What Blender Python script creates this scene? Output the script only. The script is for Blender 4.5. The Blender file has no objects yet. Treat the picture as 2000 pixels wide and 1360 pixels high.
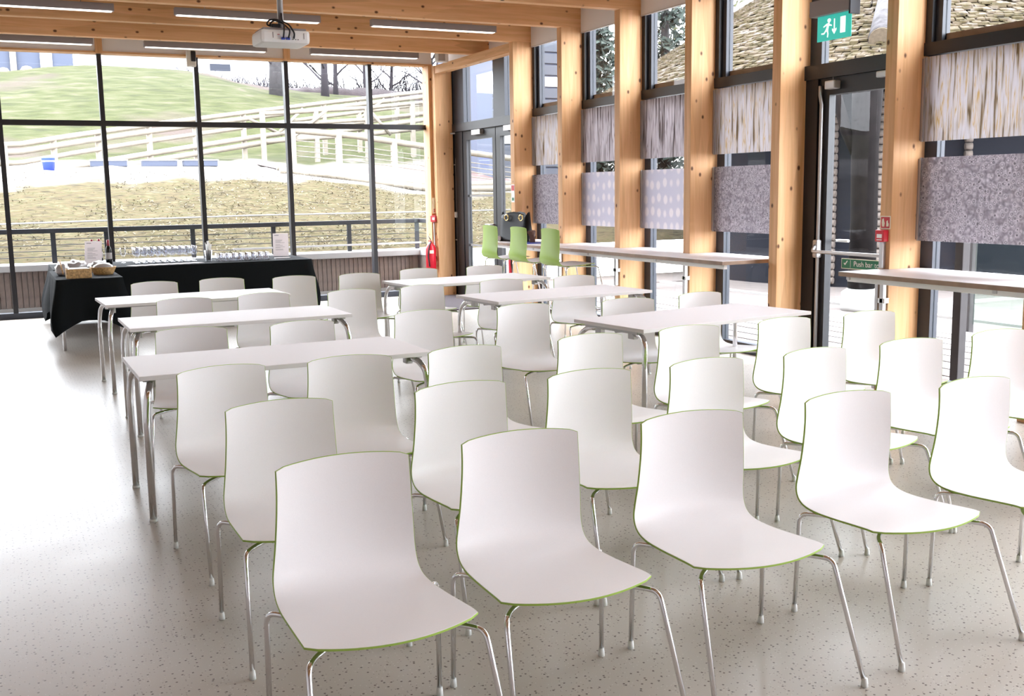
import bpy, bmesh, math, random
from mathutils import Vector, Matrix
random.seed(7)
scene = bpy.context.scene
C = scene.collection
PI = math.pi

# ------------------------------------------------------------------ camera, sky, exposure
def set_camera():
    yaw, pitch, roll, f = 0.4503, 0.1489, -0.0157, 2048.8
    cy, sy, cp, sp = math.cos(yaw), math.sin(yaw), math.cos(pitch), math.sin(pitch)
    fwd = Vector((sy*cp, cy*cp, -sp)); right = Vector((cy, -sy, 0)); up = right.cross(fwd)
    c, s = math.cos(roll), math.sin(roll)
    r = c*right + s*up; u = -s*right + c*up
    cam = bpy.data.cameras.new('camera'); cam.sensor_width = 36; cam.lens = f/2000*36
    cam.clip_start = .05; cam.clip_end = 500
    o = bpy.data.objects.new('camera', cam); C.objects.link(o)
    m = Matrix((r, u, -fwd)).transposed().to_4x4(); m.translation = (0, 0, 1.6)
    o.matrix_world = m
    scene.camera = o
set_camera()
SKY = 10.0
world = bpy.data.worlds.new('overcast_sky'); scene.world = world; world.use_nodes = True
bg = world.node_tree.nodes['Background']; bg.inputs[0].default_value = (.905, .925, 1, 1); bg.inputs[1].default_value = SKY
vs = scene.view_settings
vs.view_transform = 'Standard'; vs.look = 'None'; vs.gamma = 1; vs.use_curve_mapping = False; vs.exposure = 0.66
LUMINAIRE = 2.2
cyc = scene.cycles
cyc.use_denoising = True; cyc.max_bounces = 10; cyc.diffuse_bounces = 6; cyc.transparent_max_bounces = 24
cyc.caustics_reflective = False; cyc.caustics_refractive = False; cyc.sample_clamp_indirect = 12
def portal(name, loc, rot, sx, sy):
    l = bpy.data.lights.new(name, 'AREA'); l.shape = 'RECTANGLE'; l.size = sx; l.size_y = sy; l.cycles.is_portal = True
    o = bpy.data.objects.new(name, l); C.objects.link(o); o.location = loc; o.rotation_euler = rot
portal('daylight_portal_far', (2, 15.75, 1.75), (-PI/2, 0, 0), 8.6, 3.5)
portal('daylight_portal_right', (6.75, 6.2, 1.75), (0, PI/2, 0), 3.5, 18.6)

# ------------------------------------------------------------------ room dimensions
XR, XG, YF = 6.10, 6.43, 15.50          # inner face of posts, glass plane of right wall, far glazing
XL, YB = -2.5, -3.0
PY = [12.46 - 1.299*k for k in range(12)]   # near face of each post
ZB = 3.49                                # underside of beams
PT = .11

# ------------------------------------------------------------------ materials
MAT = {}
def nt_new(name):
    m = bpy.data.materials.new(name); m.use_nodes = True; t = m.node_tree; t.nodes.clear()
    out = t.nodes.new('ShaderNodeOutputMaterial'); MAT[name] = m
    return m, t, out
def nd(t, typ, **kw):
    n = t.nodes.new(typ)
    for k, v in kw.items():
        if k.startswith('in_'):
            key = k[3:]; key = int(key) if key.isdigit() else key.replace('_', ' ')
            n.inputs[key].default_value = v
        else: setattr(n, k, v)
    return n
def principled(t, col=(1, 1, 1), rough=.5, metal=0, spec=.5):
    p = t.nodes.new('ShaderNodeBsdfPrincipled')
    p.inputs['Base Color'].default_value = (*col, 1); p.inputs['Roughness'].default_value = rough
    p.inputs['Metallic'].default_value = metal; p.inputs['Specular IOR Level'].default_value = spec
    return p
def simple(name, col, rough=.5, metal=0, spec=.5, noise=0, nscale=20, bump=0):
    m, t, out = nt_new(name); p = principled(t, col, rough, metal, spec)
    if noise or bump:
        tc = nd(t, 'ShaderNodeTexCoord'); n = nd(t, 'ShaderNodeTexNoise', in_Scale=nscale, in_Detail=4.0)
        t.links.new(tc.outputs['Object'], n.inputs['Vector'])
        if noise:
            r = nd(t, 'ShaderNodeValToRGB')
            a = tuple(max(0, c*(1-noise)) for c in col); b = tuple(min(1, c*(1+noise)) for c in col)
            r.color_ramp.elements[0].color = (*a, 1); r.color_ramp.elements[1].color = (*b, 1)
            r.color_ramp.elements[0].position = .3; r.color_ramp.elements[1].position = .7
            t.links.new(n.outputs['Fac'], r.inputs[0]); t.links.new(r.outputs[0], p.inputs['Base Color'])
        if bump:
            b_ = nd(t, 'ShaderNodeBump', in_Strength=bump, in_Distance=.01)
            t.links.new(n.outputs['Fac'], b_.inputs['Height']); t.links.new(b_.outputs[0], p.inputs['Normal'])
    t.links.new(p.outputs[0], out.inputs[0]); return m
def ramp(t, stops):
    r = nd(t, 'ShaderNodeValToRGB'); e = r.color_ramp.elements
    while len(e) < len(stops): e.new(.5)
    for i, (pos, col) in enumerate(stops):
        e[i].position = pos; e[i].color = (*col, 1) if len(col) == 3 else col
    return r
def mixc(t, fac, a, b, blend='MIX'):
    m = nd(t, 'ShaderNodeMix', data_type='RGBA', blend_type=blend)
    for sock, val in ((m.inputs[0], fac), (m.inputs[6], a), (m.inputs[7], b)):
        if hasattr(val, 'is_linked'): t.links.new(val, sock)
        else: sock.default_value = val if not isinstance(val, tuple) else ((*val, 1) if len(val) == 3 else val)
    return m.outputs[2]
def wood(name, axis, c1=(.69, .385, .18), c2=(.82, .50, .275), knot=(.13, .05, .02)):
    m, t, out = nt_new(name); p = principled(t, c1, .55, 0, .3)
    tc = nd(t, 'ShaderNodeTexCoord'); oi = nd(t, 'ShaderNodeObjectInfo')
    sc = [14, 14, 14]; sc[axis] = .7
    off = nd(t, 'ShaderNodeVectorMath', operation='SCALE'); off.inputs['Scale'].default_value = 37
    cmb = nd(t, 'ShaderNodeCombineXYZ')
    for i in range(3): t.links.new(oi.outputs['Random'], cmb.inputs[i])
    t.links.new(cmb.outputs[0], off.inputs[0])
    add = nd(t, 'ShaderNodeVectorMath', operation='ADD'); t.links.new(tc.outputs['Object'], add.inputs[0]); t.links.new(off.outputs[0], add.inputs[1])
    mp = nd(t, 'ShaderNodeMapping'); mp.inputs['Scale'].default_value = sc; t.links.new(add.outputs[0], mp.inputs[0])
    n = nd(t, 'ShaderNodeTexNoise', in_Scale=2.2, in_Detail=6.0, in_Distortion=.6); t.links.new(mp.outputs[0], n.inputs['Vector'])
    r = ramp(t, [(.3, c1), (.7, c2)]); t.links.new(n.outputs['Fac'], r.inputs[0])
    # lamella bands
    sc2 = [.01, .01, .01]
    mp2 = nd(t, 'ShaderNodeMapping'); s2 = [5, 5, 5]; s2[axis] = .4; mp2.inputs['Scale'].default_value = s2; t.links.new(add.outputs[0], mp2.inputs[0])
    v2 = nd(t, 'ShaderNodeTexVoronoi', in_Scale=1.6); t.links.new(mp2.outputs[0], v2.inputs['Vector'])
    sep = nd(t, 'ShaderNodeSeparateColor'); t.links.new(v2.outputs['Color'], sep.inputs[0])
    r2 = ramp(t, [(0, (.86, .84, .80)), (1, (1.06, 1.06, 1.06))]); t.links.new(sep.outputs[0], r2.inputs[0])
    c = mixc(t, 1.0, r.outputs[0], r2.outputs[0], 'MULTIPLY')
    # knots
    s3 = [8, 8, 8]; s3[axis] = 5.5
    mp3 = nd(t, 'ShaderNodeMapping'); mp3.inputs['Scale'].default_value = s3; t.links.new(add.outputs[0], mp3.inputs[0])
    v = nd(t, 'ShaderNodeTexVoronoi', in_Scale=1.0); t.links.new(mp3.outputs[0], v.inputs['Vector'])
    r3 = ramp(t, [(.075, (1, 1, 1)), (.15, (0, 0, 0))]); t.links.new(v.outputs['Distance'], r3.inputs[0])
    c2_ = mixc(t, r3.outputs[0], c, knot)
    t.links.new(c2_, p.inputs['Base Color']); t.links.new(p.outputs[0], out.inputs[0]); return m
wood('timber_z', 2); wood('timber_x', 0); wood('timber_y', 1)
simple('shell_white', (.86, .85, .86), .42, 0, .45, noise=.015, nscale=300)
simple('shell_green', (.33, .50, .085), .45)
simple('chrome', (.80, .80, .82), .10, 1)
simple('foot_plastic', (.72, .74, .72), .45)
simple('table_white', (.78, .75, .77), .45, 0, .4)
simple('table_edge', (.62, .60, .60), .5)
simple('frame_black', (.014, .014, .018), .45)
simple('frame_grey', (.032, .037, .052), .5)
simple('white_paint', (.84, .82, .82), .6)
simple('ceiling_paint', (.42, .27, .14), .8)
simple('wall_grey', (.58, .56, .56), .7)
simple('aluminium', (.50, .49, .50), .38, .6)
simple('luminaire_grey', (.27, .245, .25), .55)
simple('white_plastic', (.80, .80, .80), .4)
simple('beige_plastic', (.72, .69, .62), .5)
simple('dark_plastic', (.015, .015, .02), .35)
simple('black_cloth', (.006, .0075, .009), .88, 0, .15, bump=.2, nscale=600)
simple('blue_plastic', (.03, .06, .40), .35)
simple('ply_core', (.30, .20, .14), .6, noise=.2, nscale=8)
simple('red_paint', (.62, .012, .03), .3)
simple('red_dull', (.55, .02, .03), .45)
simple('sign_cream', (.86, .83, .66), .5)
simple('sign_white', (.9, .9, .9), .5)
simple('sign_green_paint', (.005, .16, .07), .4)
simple('print_grey', (.35, .34, .37), .7)
def paper_mat():
    m, t, out = nt_new('paper'); d = nd(t, 'ShaderNodeBsdfDiffuse'); d.inputs[0].default_value = (.90, .87, .88, 1); tl = nd(t, 'ShaderNodeBsdfTranslucent'); tl.inputs[0].default_value = (.9, .86, .86, 1)
    mx = nd(t, 'ShaderNodeMixShader'); mx.inputs[0].default_value = .35; t.links.new(d.outputs[0], mx.inputs[1]); t.links.new(tl.outputs[0], mx.inputs[2]); t.links.new(mx.outputs[0], out.inputs[0])
paper_mat()
simple('wine_glass_dark', (.012, .012, .012), .06)
simple('wine_foil', (.30, .01, .03), .35)
simple('wicker', (.52, .33, .15), .7, noise=.35, nscale=60, bump=.5)
simple('bread_bag', (.42, .41, .42), .2, 0, .8)
simple('leather_black', (.005, .005, .006), .5, 0, .25)
simple('scarf_brown', (.14, .08, .07), .9)
simple('doormat', (.055, .042, .048), .95, noise=.3, nscale=200)
simple('gold_metal', (.7, .52, .22), .25, 1)
simple('fence_wood', (.20, .175, .14), .8, noise=.14, nscale=6)
simple('log_bark', (.05, .046, .049), .9, noise=.45, nscale=9, bump=.6)
simple('log_end', (.10, .075, .05), .8, noise=.2, nscale=20)
simple('trunk_bark', (.030, .027, .029), .95, noise=.3, nscale=8, bump=.6)
simple('twig', (.022, .018, .023), .95)
simple('hedge_brown', (.032, .023, .025), .95, noise=.4, nscale=14)
simple('conifer', (.020, .030, .024), .95, noise=.5, nscale=14)
simple('olive_leaf', (.055, .058, .022), .95, noise=.4, nscale=14)
simple('house_white', (.45, .45, .48), .8)
simple('house_blue', (.052, .062, .095), .8)
simple('slate', (.02, .023, .035), .8)
simple('coping', (.35, .34, .34), .7)
simple('board_grey', (.20, .155, .135), .85, noise=.22, nscale=10)
simple('rail_dark', (.012, .013, .018), .5)
simple('cable', (.03, .03, .033), .6)
simple('paving', (.17, .145, .135), .85, noise=.10, nscale=5)
simple('kerb', (.30, .29, .28), .8)
simple('post_brown', (.035, .029, .03), .7, noise=.15, nscale=10)
simple('column_dark', (.0065, .005, .005), .9, 0, .1, noise=.3, nscale=6)
simple('column_base', (.4, .4, .39), .8)
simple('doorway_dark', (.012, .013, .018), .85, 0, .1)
simple('log_wall', (.14, .115, .10), .85, noise=.25, nscale=10)
simple('grass_blade', (.12, .10, .065), .9, noise=.5, nscale=3)
simple('tape', (.3, .29, .29), .7)
simple('pen_soil', (.10, .062, .06), .95, noise=.2, nscale=6)

def glass_mat(name, tint=(.97, .985, .98), refl=.06, rough=0):
    m, t, out = nt_new(name)
    tr = nd(t, 'ShaderNodeBsdfTransparent'); tr.inputs[0].default_value = (*tint, 1)
    gl = nd(t, 'ShaderNodeBsdfGlossy'); gl.inputs['Roughness'].default_value = rough
    fr = nd(t, 'ShaderNodeFresnel', in_IOR=1.25)
    mx = nd(t, 'ShaderNodeMixShader')
    ge = nd(t, 'ShaderNodeNewGeometry'); inv = nd(t, 'ShaderNodeMath', operation='SUBTRACT'); inv.inputs[0].default_value = 1.0; t.links.new(ge.outputs['Backfacing'], inv.inputs[1])
    mu = nd(t, 'ShaderNodeMath', operation='MULTIPLY'); t.links.new(fr.outputs[0], mu.inputs[0]); t.links.new(inv.outputs[0], mu.inputs[1])
    t.links.new(mu.outputs[0], mx.inputs[0]); t.links.new(tr.outputs[0], mx.inputs[1]); t.links.new(gl.outputs[0], mx.inputs[2])
    t.links.new(mx.outputs[0], out.inputs[0]); return m
glass_mat('window_glass'); glass_mat('balustrade_glass', (.80, .87, .84))
def tableware():
    m, t, out = nt_new('tableware_glass')
    tr = nd(t, 'ShaderNodeBsdfTransparent'); tr.inputs[0].default_value = (.955, .96, .975, 1)
    gl = nd(t, 'ShaderNodeBsdfGlossy'); gl.inputs['Roughness'].default_value = .05
    lw = nd(t, 'ShaderNodeLayerWeight', in_Blend=.22); mx = nd(t, 'ShaderNodeMixShader')
    t.links.new(lw.outputs['Facing'], mx.inputs[0]); t.links.new(tr.outputs[0], mx.inputs[1]); t.links.new(gl.outputs[0], mx.inputs[2])
    t.links.new(mx.outputs[0], out.inputs[0])
tableware()
def emit(name, col, s):
    m, t, out = nt_new(name); e = nd(t, 'ShaderNodeEmission'); e.inputs[0].default_value = (*col, 1); e.inputs[1].default_value = s
    t.links.new(e.outputs[0], out.inputs[0])
emit('tube_light', (1, .95, .88), LUMINAIRE)
def exitgreen():
    m, t, out = nt_new('exit_green'); p = principled(t, (.03, .50, .42), .35)
    p.inputs['Emission Color'].default_value = (.05, .62, .52, 1); p.inputs['Emission Strength'].default_value = .35
    t.links.new(p.outputs[0], out.inputs[0])
exitgreen()
def exitwhite():
    m, t, out = nt_new('exit_white'); p = principled(t, (.9, .9, .9), .4); p.inputs['Emission Color'].default_value = (.95, 1, .98, 1); p.inputs['Emission Strength'].default_value = .5
    t.links.new(p.outputs[0], out.inputs[0])
exitwhite()
def floor_mat():
    m, t, out = nt_new('speckled_floor'); p = principled(t, (.5, .46, .42), .22, 0, .5)
    tc = nd(t, 'ShaderNodeTexCoord')
    n = nd(t, 'ShaderNodeTexNoise', in_Scale=.8, in_Detail=5.0); t.links.new(tc.outputs['Object'], n.inputs['Vector'])
    r = ramp(t, [(.3, (.46, .42, .375)), (.7, (.50, .46, .415))]); t.links.new(n.outputs['Fac'], r.inputs[0])
    col = r.outputs[0]
    for sc, thr, lo, c in ((36, .12, .66, (.09, .06, .05)), (70, .14, .82, (.22, .185, .16)), (60, .10, .80, (.62, .59, .56))):
        v = nd(t, 'ShaderNodeTexVoronoi', voronoi_dimensions='2D', in_Scale=float(sc)); t.links.new(tc.outputs['Object'], v.inputs['Vector'])
        a = ramp(t, [(thr, (1, 1, 1)), (thr+.04, (0, 0, 0))]); t.links.new(v.outputs['Distance'], a.inputs[0])
        s = nd(t, 'ShaderNodeSeparateColor'); t.links.new(v.outputs['Color'], s.inputs[0])
        g = nd(t, 'ShaderNodeMath', operation='GREATER_THAN'); g.inputs[1].default_value = lo; t.links.new(s.outputs[0], g.inputs[0])
        mu = nd(t, 'ShaderNodeMath', operation='MULTIPLY'); t.links.new(a.outputs[0], mu.inputs[0]); t.links.new(g.outputs[0], mu.inputs[1])
        col = mixc(t, mu.outputs[0], col, c)
    t.links.new(col, p.inputs['Base Color'])
    n2 = nd(t, 'ShaderNodeTexNoise', in_Scale=2.5, in_Detail=4.0); t.links.new(tc.outputs['Object'], n2.inputs['Vector'])
    rr = ramp(t, [(.3, (.29, .29, .29)), (.7, (.34, .34, .34))]); t.links.new(n2.outputs['Fac'], rr.inputs[0]); t.links.new(rr.outputs[0], p.inputs['Roughness'])
    t.links.new(p.outputs[0], out.inputs[0])
floor_mat()
def art(name, kind):
    """printed translucent acrylic: y across, z up (object coordinates)"""
    m, t, out = nt_new(name); tc = nd(t, 'ShaderNodeTexCoord'); oi = nd(t, 'ShaderNodeObjectInfo')
    cmb = nd(t, 'ShaderNodeCombineXYZ'); k9 = nd(t, 'ShaderNodeMath', operation='MULTIPLY'); k9.inputs[1].default_value = 19.0
    t.links.new(oi.outputs['Random'], k9.inputs[0]); t.links.new(k9.outputs[0], cmb.inputs[1])
    add = nd(t, 'ShaderNodeVectorMath', operation='ADD'); t.links.new(tc.outputs['Object'], add.inputs[0]); t.links.new(cmb.outputs[0], add.inputs[1])
    def noise(sc, det, dist=0):
        mp = nd(t, 'ShaderNodeMapping'); mp.inputs['Scale'].default_value = sc; t.links.new(add.outputs[0], mp.inputs[0])
        n = nd(t, 'ShaderNodeTexNoise', in_Scale=1.0, in_Detail=det, in_Distortion=dist); t.links.new(mp.outputs[0], n.inputs['Vector']); return n.outputs['Fac']
    base_alpha = .12
    if kind == 'reed_gold':
        r = ramp(t, [(.36, (.16, .105, .05)), (.40, (.42, .36, .29)), (.47, (.55, .53, .56)), (.56, (.60, .58, .61)), (.60, (.48, .33, .11)), (.64, (.58, .56, .58))]); t.links.new(noise((1, 36, 2.2), 3.0, .25), r.inputs[0]); col = r.outputs[0]; base_alpha = .22
    elif kind == 'reed_dark':
        r = ramp(t, [(.38, (.11, .085, .085)), (.43, (.42, .385, .40)), (.52, (.60, .57, .60)), (.56, (.24, .205, .21)), (.60, (.62, .59, .62))]); t.links.new(noise((1, 34, 1.6), 2.0, .3), r.inputs[0]); col = r.outputs[0]; base_alpha = .12
    elif kind == 'pebble':
        v = nd(t, 'ShaderNodeTexVoronoi', in_Scale=27.0); 
        mp = nd(t, 'ShaderNodeMapping'); mp.inputs['Scale'].default_value = (0, 1, 1); t.links.new(add.outputs[0], mp.inputs[0]); t.links.new(mp.outputs[0], v.inputs['Vector'])
        r = ramp(t, [(.13, (.55, .525, .555)), (.24, (.50, .48, .51)), (.31, (.10, .09, .10)), (.37, (.58, .555, .585)), (.75, (.33, .31, .335))]); t.links.new(v.outputs['Distance'], r.inputs[0])
        r2 = ramp(t, [(.35, (.72, .71, .72)), (.65, (1.1, 1.08, 1.1))]); t.links.new(noise((1, 45, 45), 3.0), r2.inputs[0])
        col = mixc(t, 1.0, r.outputs[0], r2.outputs[0], 'MULTIPLY'); base_alpha = .10
    else:
        v = nd(t, 'ShaderNodeTexVoronoi', in_Scale=1.0); v.inputs['Randomness'].default_value = .25
        mp = nd(t, 'ShaderNodeMapping'); mp.inputs['Scale'].default_value = (0, 8.5, 6.5); t.links.new(add.outputs[0], mp.inputs[0]); t.links.new(mp.outputs[0], v.inputs['Vector'])
        r = ramp(t, [(.24, (.60, .56, .565)), (.38, (.47, .455, .51))]); t.links.new(v.outputs['Distance'], r.inputs[0]); col = r.outputs[0]; base_alpha = .25
    d = nd(t, 'ShaderNodeBsdfDiffuse'); tl = nd(t, 'ShaderNodeBsdfTranslucent'); tr = nd(t, 'ShaderNodeBsdfTransparent')
    t.links.new(col, d.inputs[0]); t.links.new(col, tl.inputs[0])
    m1 = nd(t, 'ShaderNodeMixShader'); m1.inputs[0].default_value = .36; t.links.new(d.outputs[0], m1.inputs[1]); t.links.new(tl.outputs[0], m1.inputs[2])
    m2 = nd(t, 'ShaderNodeMixShader'); m2.inputs[0].default_value = base_alpha*.5; t.links.new(m1.outputs[0], m2.inputs[1]); t.links.new(tr.outputs[0], m2.inputs[2])
    t.links.new(m2.outputs[0], out.inputs[0])
for k in ('reed_gold', 'reed_dark', 'pebble', 'droplet'): art('print_' + k, k)
def terrain_mat():
    m, t, out = nt_new('rough_ground'); p = principled(t, (.3, .3, .1), .95, 0, .1)
    tc = nd(t, 'ShaderNodeTexCoord'); P = tc.outputs['Object']
    def noise(sc, det=5.0):
        mp = nd(t, 'ShaderNodeMapping'); mp.inputs['Scale'].default_value = sc; t.links.new(P, mp.inputs[0])
        n = nd(t, 'ShaderNodeTexNoise', in_Scale=1.0, in_Detail=det); t.links.new(mp.outputs[0], n.inputs['Vector']); return n.outputs['Fac']
    straw = ramp(t, [(.34, (.023, .019, .009)), (.47, (.066, .050, .025)), (.58, (.042, .039, .016)), (.68, (.100, .075, .042))]); t.links.new(noise((3.4, 9, 9)), straw.inputs[0])
    green = ramp(t, [(.30, (.024, .027, .011)), (.45, (.036, .041, .014)), (.58, (.048, .050, .022)), (.72, (.070, .060, .043))]); t.links.new(noise((1.1, 2.2, 2.2), 8.0), green.inputs[0])
    big = noise((.14, .14, .14), 3.0)
    brown = ramp(t, [(.56, (0, 0, 0)), (.66, (1, 1, 1))]); t.links.new(big, brown.inputs[0])
    hill = mixc(t, brown.outputs[0], green.outputs[0], (.058, .044, .038))
    sep = nd(t, 'ShaderNodeSeparateXYZ'); t.links.new(P, sep.inputs[0])
    wob = noise((.5, .5, .5), 4.0)
    w = nd(t, 'ShaderNodeMath', operation='MULTIPLY_ADD'); w.inputs[1].default_value = 5.0; t.links.new(wob, w.inputs[0]); t.links.new(sep.outputs[1], w.inputs[2])
    def sm(a, b):
        mr = nd(t, 'ShaderNodeMapRange', interpolation_type='SMOOTHSTEP'); mr.inputs[1].default_value = a; mr.inputs[2].default_value = b
        t.links.new(w.outputs[0], mr.inputs[0]); return mr.outputs[0]
    path = ramp(t, [(.3, (.17, .155, .14)), (.7, (.25, .235, .22))]); t.links.new(noise((2, 3, 3)), path.inputs[0])
    c = mixc(t, sm(25.6, 26.8), straw.outputs[0], path.outputs[0])
    c = mixc(t, sm(33.0, 34.6), c, hill)
    t.links.new(c, p.inputs['Base Color'])
    b_ = nd(t, 'ShaderNodeBump', in_Strength=.6, in_Distance=.05); t.links.new(noise((6, 6, 6)), b_.inputs['Height']); t.links.new(b_.outputs[0], p.inputs['Normal'])
    t.links.new(p.outputs[0], out.inputs[0])
terrain_mat()
def thatch():
    m, t, out = nt_new('mossy_shake'); p = principled(t, (.2, .17, .1), .95, 0, .2)
    tc = nd(t, 'ShaderNodeTexCoord'); n = nd(t, 'ShaderNodeTexNoise', in_Scale=7.0, in_Detail=5.0); t.links.new(tc.outputs['Object'], n.inputs['Vector'])
    r = ramp(t, [(.30, (.016, .012, .007)), (.44, (.048, .038, .018)), (.56, (.062, .046, .030)), (.70, (.13, .115, .10))]); t.links.new(n.outputs['Fac'], r.inputs[0])
    t.links.new(r.outputs[0], p.inputs['Base Color']); t.links.new(p.outputs[0], out.inputs[0])
thatch()

# ------------------------------------------------------------------ mesh helpers
class MB:
    def __init__(s): s.v = []; s.f = []; s.sm = []
    def add(s, vs, fs, smooth=False):
        o = len(s.v); s.v += [tuple(x) for x in vs]; s.f += [tuple(i+o for i in f) for f in fs]; s.sm += [smooth]*len(fs); return s
    def box(s, x0, y0, z0, x1, y1, z1):
        return s.add([(x0,y0,z0),(x1,y0,z0),(x1,y1,z0),(x0,y1,z0),(x0,y0,z1),(x1,y0,z1),(x1,y1,z1),(x0,y1,z1)],
                     [(0,3,2,1),(4,5,6,7),(0,1,5,4),(1,2,6,5),(2,3,7,6),(3,0,4,7)])
    def cbox(s, x0, y0, z0, x1, y1, z1, b):
        bm = bmesh.new(); bmesh.ops.create_cube(bm, size=1)
        for v in bm.verts: v.co = Vector(((x0+x1)/2+v.co.x*(x1-x0), (y0+y1)/2+v.co.y*(y1-y0), (z0+z1)/2+v.co.z*(z1-z0)))
        bmesh.ops.bevel(bm, geom=list(bm.edges), offset=b, segments=2, affect='EDGES', profile=.6)
        bm.verts.index_update(); r = s.add([v.co[:] for v in bm.verts], [[v.index for v in f.verts] for f in bm.faces]); bm.free(); return r
    def tube(s, path, r, n=8, caps=True):
        P = [Vector(p) for p in path]; rr = r if isinstance(r, (list, tuple)) else [r]*len(P)
        vs = []; prev = None
        for i, p in enumerate(P):
            d = (P[min(i+1, len(P)-1)] - P[max(i-1, 0)]).normalized()
            if prev is None: a = d.orthogonal().normalized()
            else:
                a = prev - d*prev.dot(d)
                a = a.normalized() if a.length > 1e-6 else d.orthogonal().normalized()
            prev = a; b = d.cross(a)
            vs += [p + rr[i]*(math.cos(2*PI*k/n)*a + math.sin(2*PI*k/n)*b) for k in range(n)]
        fs = [(i*n+k, i*n+(k+1)%n, (i+1)*n+(k+1)%n, (i+1)*n+k) for i in range(len(P)-1) for k in range(n)]
        s.add(vs, fs, True)
        if caps:
            o = len(s.v)-len(vs); s.f.append(tuple(o+k for k in reversed(range(n)))); s.f.append(tuple(o+(len(P)-1)*n+k for k in range(n))); s.sm += [False, False]
        return s
    def lathe(s, prof, n=16, c=(0,0,0), smooth=True):
        vs = [(c[0]+r*math.cos(2*PI*k/n), c[1]+r*math.sin(2*PI*k/n), c[2]+z) for r, z in prof for k in range(n)]
        fs = [(i*n+k, i*n+(k+1)%n, (i+1)*n+(k+1)%n, (i+1)*n+k) for i in range(len(prof)-1) for k in range(n)]
        return s.add(vs, fs, smooth)
    def prism(s, pts, z0, z1):
        n = len(pts); return s.add([(x,y,z0) for x,y in pts]+[(x,y,z1) for x,y in pts],
            [tuple(reversed(range(n))), tuple(range(n,2*n))]+[(i,(i+1)%n,n+(i+1)%n,n+i) for i in range(n)])
    def prism_x(s, pts, x0, x1):       # pts are (y, z)
        n = len(pts); return s.add([(x0,y,z) for y,z in pts]+[(x1,y,z) for y,z in pts],
            [tuple(reversed(range(n))), tuple(range(n,2*n))]+[(i,(i+1)%n,n+(i+1)%n,n+i) for i in range(n)])
    def mesh(s, name, mat):
        me = bpy.data.meshes.new(name); me.from_pydata(s.v, [], s.f)
        me.materials.append(MAT[mat]); me.polygons.foreach_set('use_smooth', s.sm); me.validate(); 
        bm = bmesh.new(); bm.from_mesh(me); bmesh.ops.recalc_face_normals(bm, faces=bm.faces); bm.to_mesh(me); bm.free()
        me.update(); return me
    def build(s, name, mat, parent=None, rel=False):
        if rel and parent is not None:
            L = parent.location; s.v = [(x-L.x, y-L.y, z-L.z) for x, y, z in s.v]
        return link(s.mesh(name, mat), name, parent)
def link(me, name, parent=None, loc=None):
    o = bpy.data.objects.new(name, me); C.objects.link(o)
    if parent is not None: o.parent = parent
    if loc is not None: o.location = loc
    return o
def tag(o, label=None, cat=None, group=None, kind=None):
    if label: o['label'] = label
    if cat: o['category'] = cat
    if group: o['group'] = group
    if kind: o['kind'] = kind
    return o
def thing(name, label, cat, loc=(0,0,0), rz=0, group=None, kind=None):
    o = bpy.data.objects.new(name, None); C.objects.link(o); o.empty_display_size = .1
    o.location = loc; o.rotation_euler = (0, 0, rz); return tag(o, label, cat, group, kind)
def struct(name, label, loc=(0,0,0)): return thing(name, label, None, loc, kind='structure')
def single(mb, name, mat, label, cat, loc, group=None):      # one-mesh thing with its origin at its base
    mb.v = [(x-loc[0], y-loc[1], z-loc[2]) for x, y, z in mb.v]
    return tag(link(mb.mesh(name, mat), name, None, loc), label, cat, group)
def copy_tree(o, parent=None):
    c = o.copy(); C.objects.link(c)
    if parent is not None: c.parent = parent
    for ch in o.children: copy_tree(ch, c)
    return c
def fillet(pts, r, n=5):
    P = [Vector(p) for p in pts]; out = [P[0]]
    for i in range(1, len(P)-1):
        a, b, c = P[i-1], P[i], P[i+1]
        d1 = (a-b); d2 = (c-b); q = min(r, d1.length*.45, d2.length*.45)
        s, e = b+d1.normalized()*q, b+d2.normalized()*q
        out += [(1-t)**2*s + 2*t*(1-t)*b + t*t*e for t in [k/n for k in range(n+1)]]
    return out + [P[-1]]
def text_mesh(body, size, mat, depth=.0006):
    cu = bpy.data.curves.new('lettering', 'FONT'); cu.body = body; cu.size = size; cu.extrude = depth
    o = bpy.data.objects.new('lettering', cu); C.objects.link(o)
    dg = bpy.context.evaluated_depsgraph_get(); me = bpy.data.meshes.new_from_object(o.evaluated_get(dg))
    bpy.data.objects.remove(o); me.materials.clear(); me.materials.append(MAT[mat]); return me

# ------------------------------------------------------------------ room shell
fl = MB().box(XL, YB, -.12, XG, YF, 0).build('floor', 'speckled_floor'); tag(fl, 'pale speckled glossy floor', kind='structure')
wl = MB().box(XL-.2, YB, 0, XL, YF, 3.95).build('wall_left', 'wall_grey'); tag(wl, 'plain grey side wall', kind='structure')

ceil = struct('ceiling', 'timber ceiling with deep exposed beams')
MB().box(XL-.2, YB-.2, 3.90, 6.75, YF+.3, 4.05).build('ceiling_board', 'ceiling_paint', ceil)
beam_me = MB().cbox(XL, 0, 0, XG-.06, PT, .405, .004).mesh('beam', 'timber_x')
for y in [PY[0]+1.299] + PY: link(beam_me, 'beam', ceil, (0, y, ZB))

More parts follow.
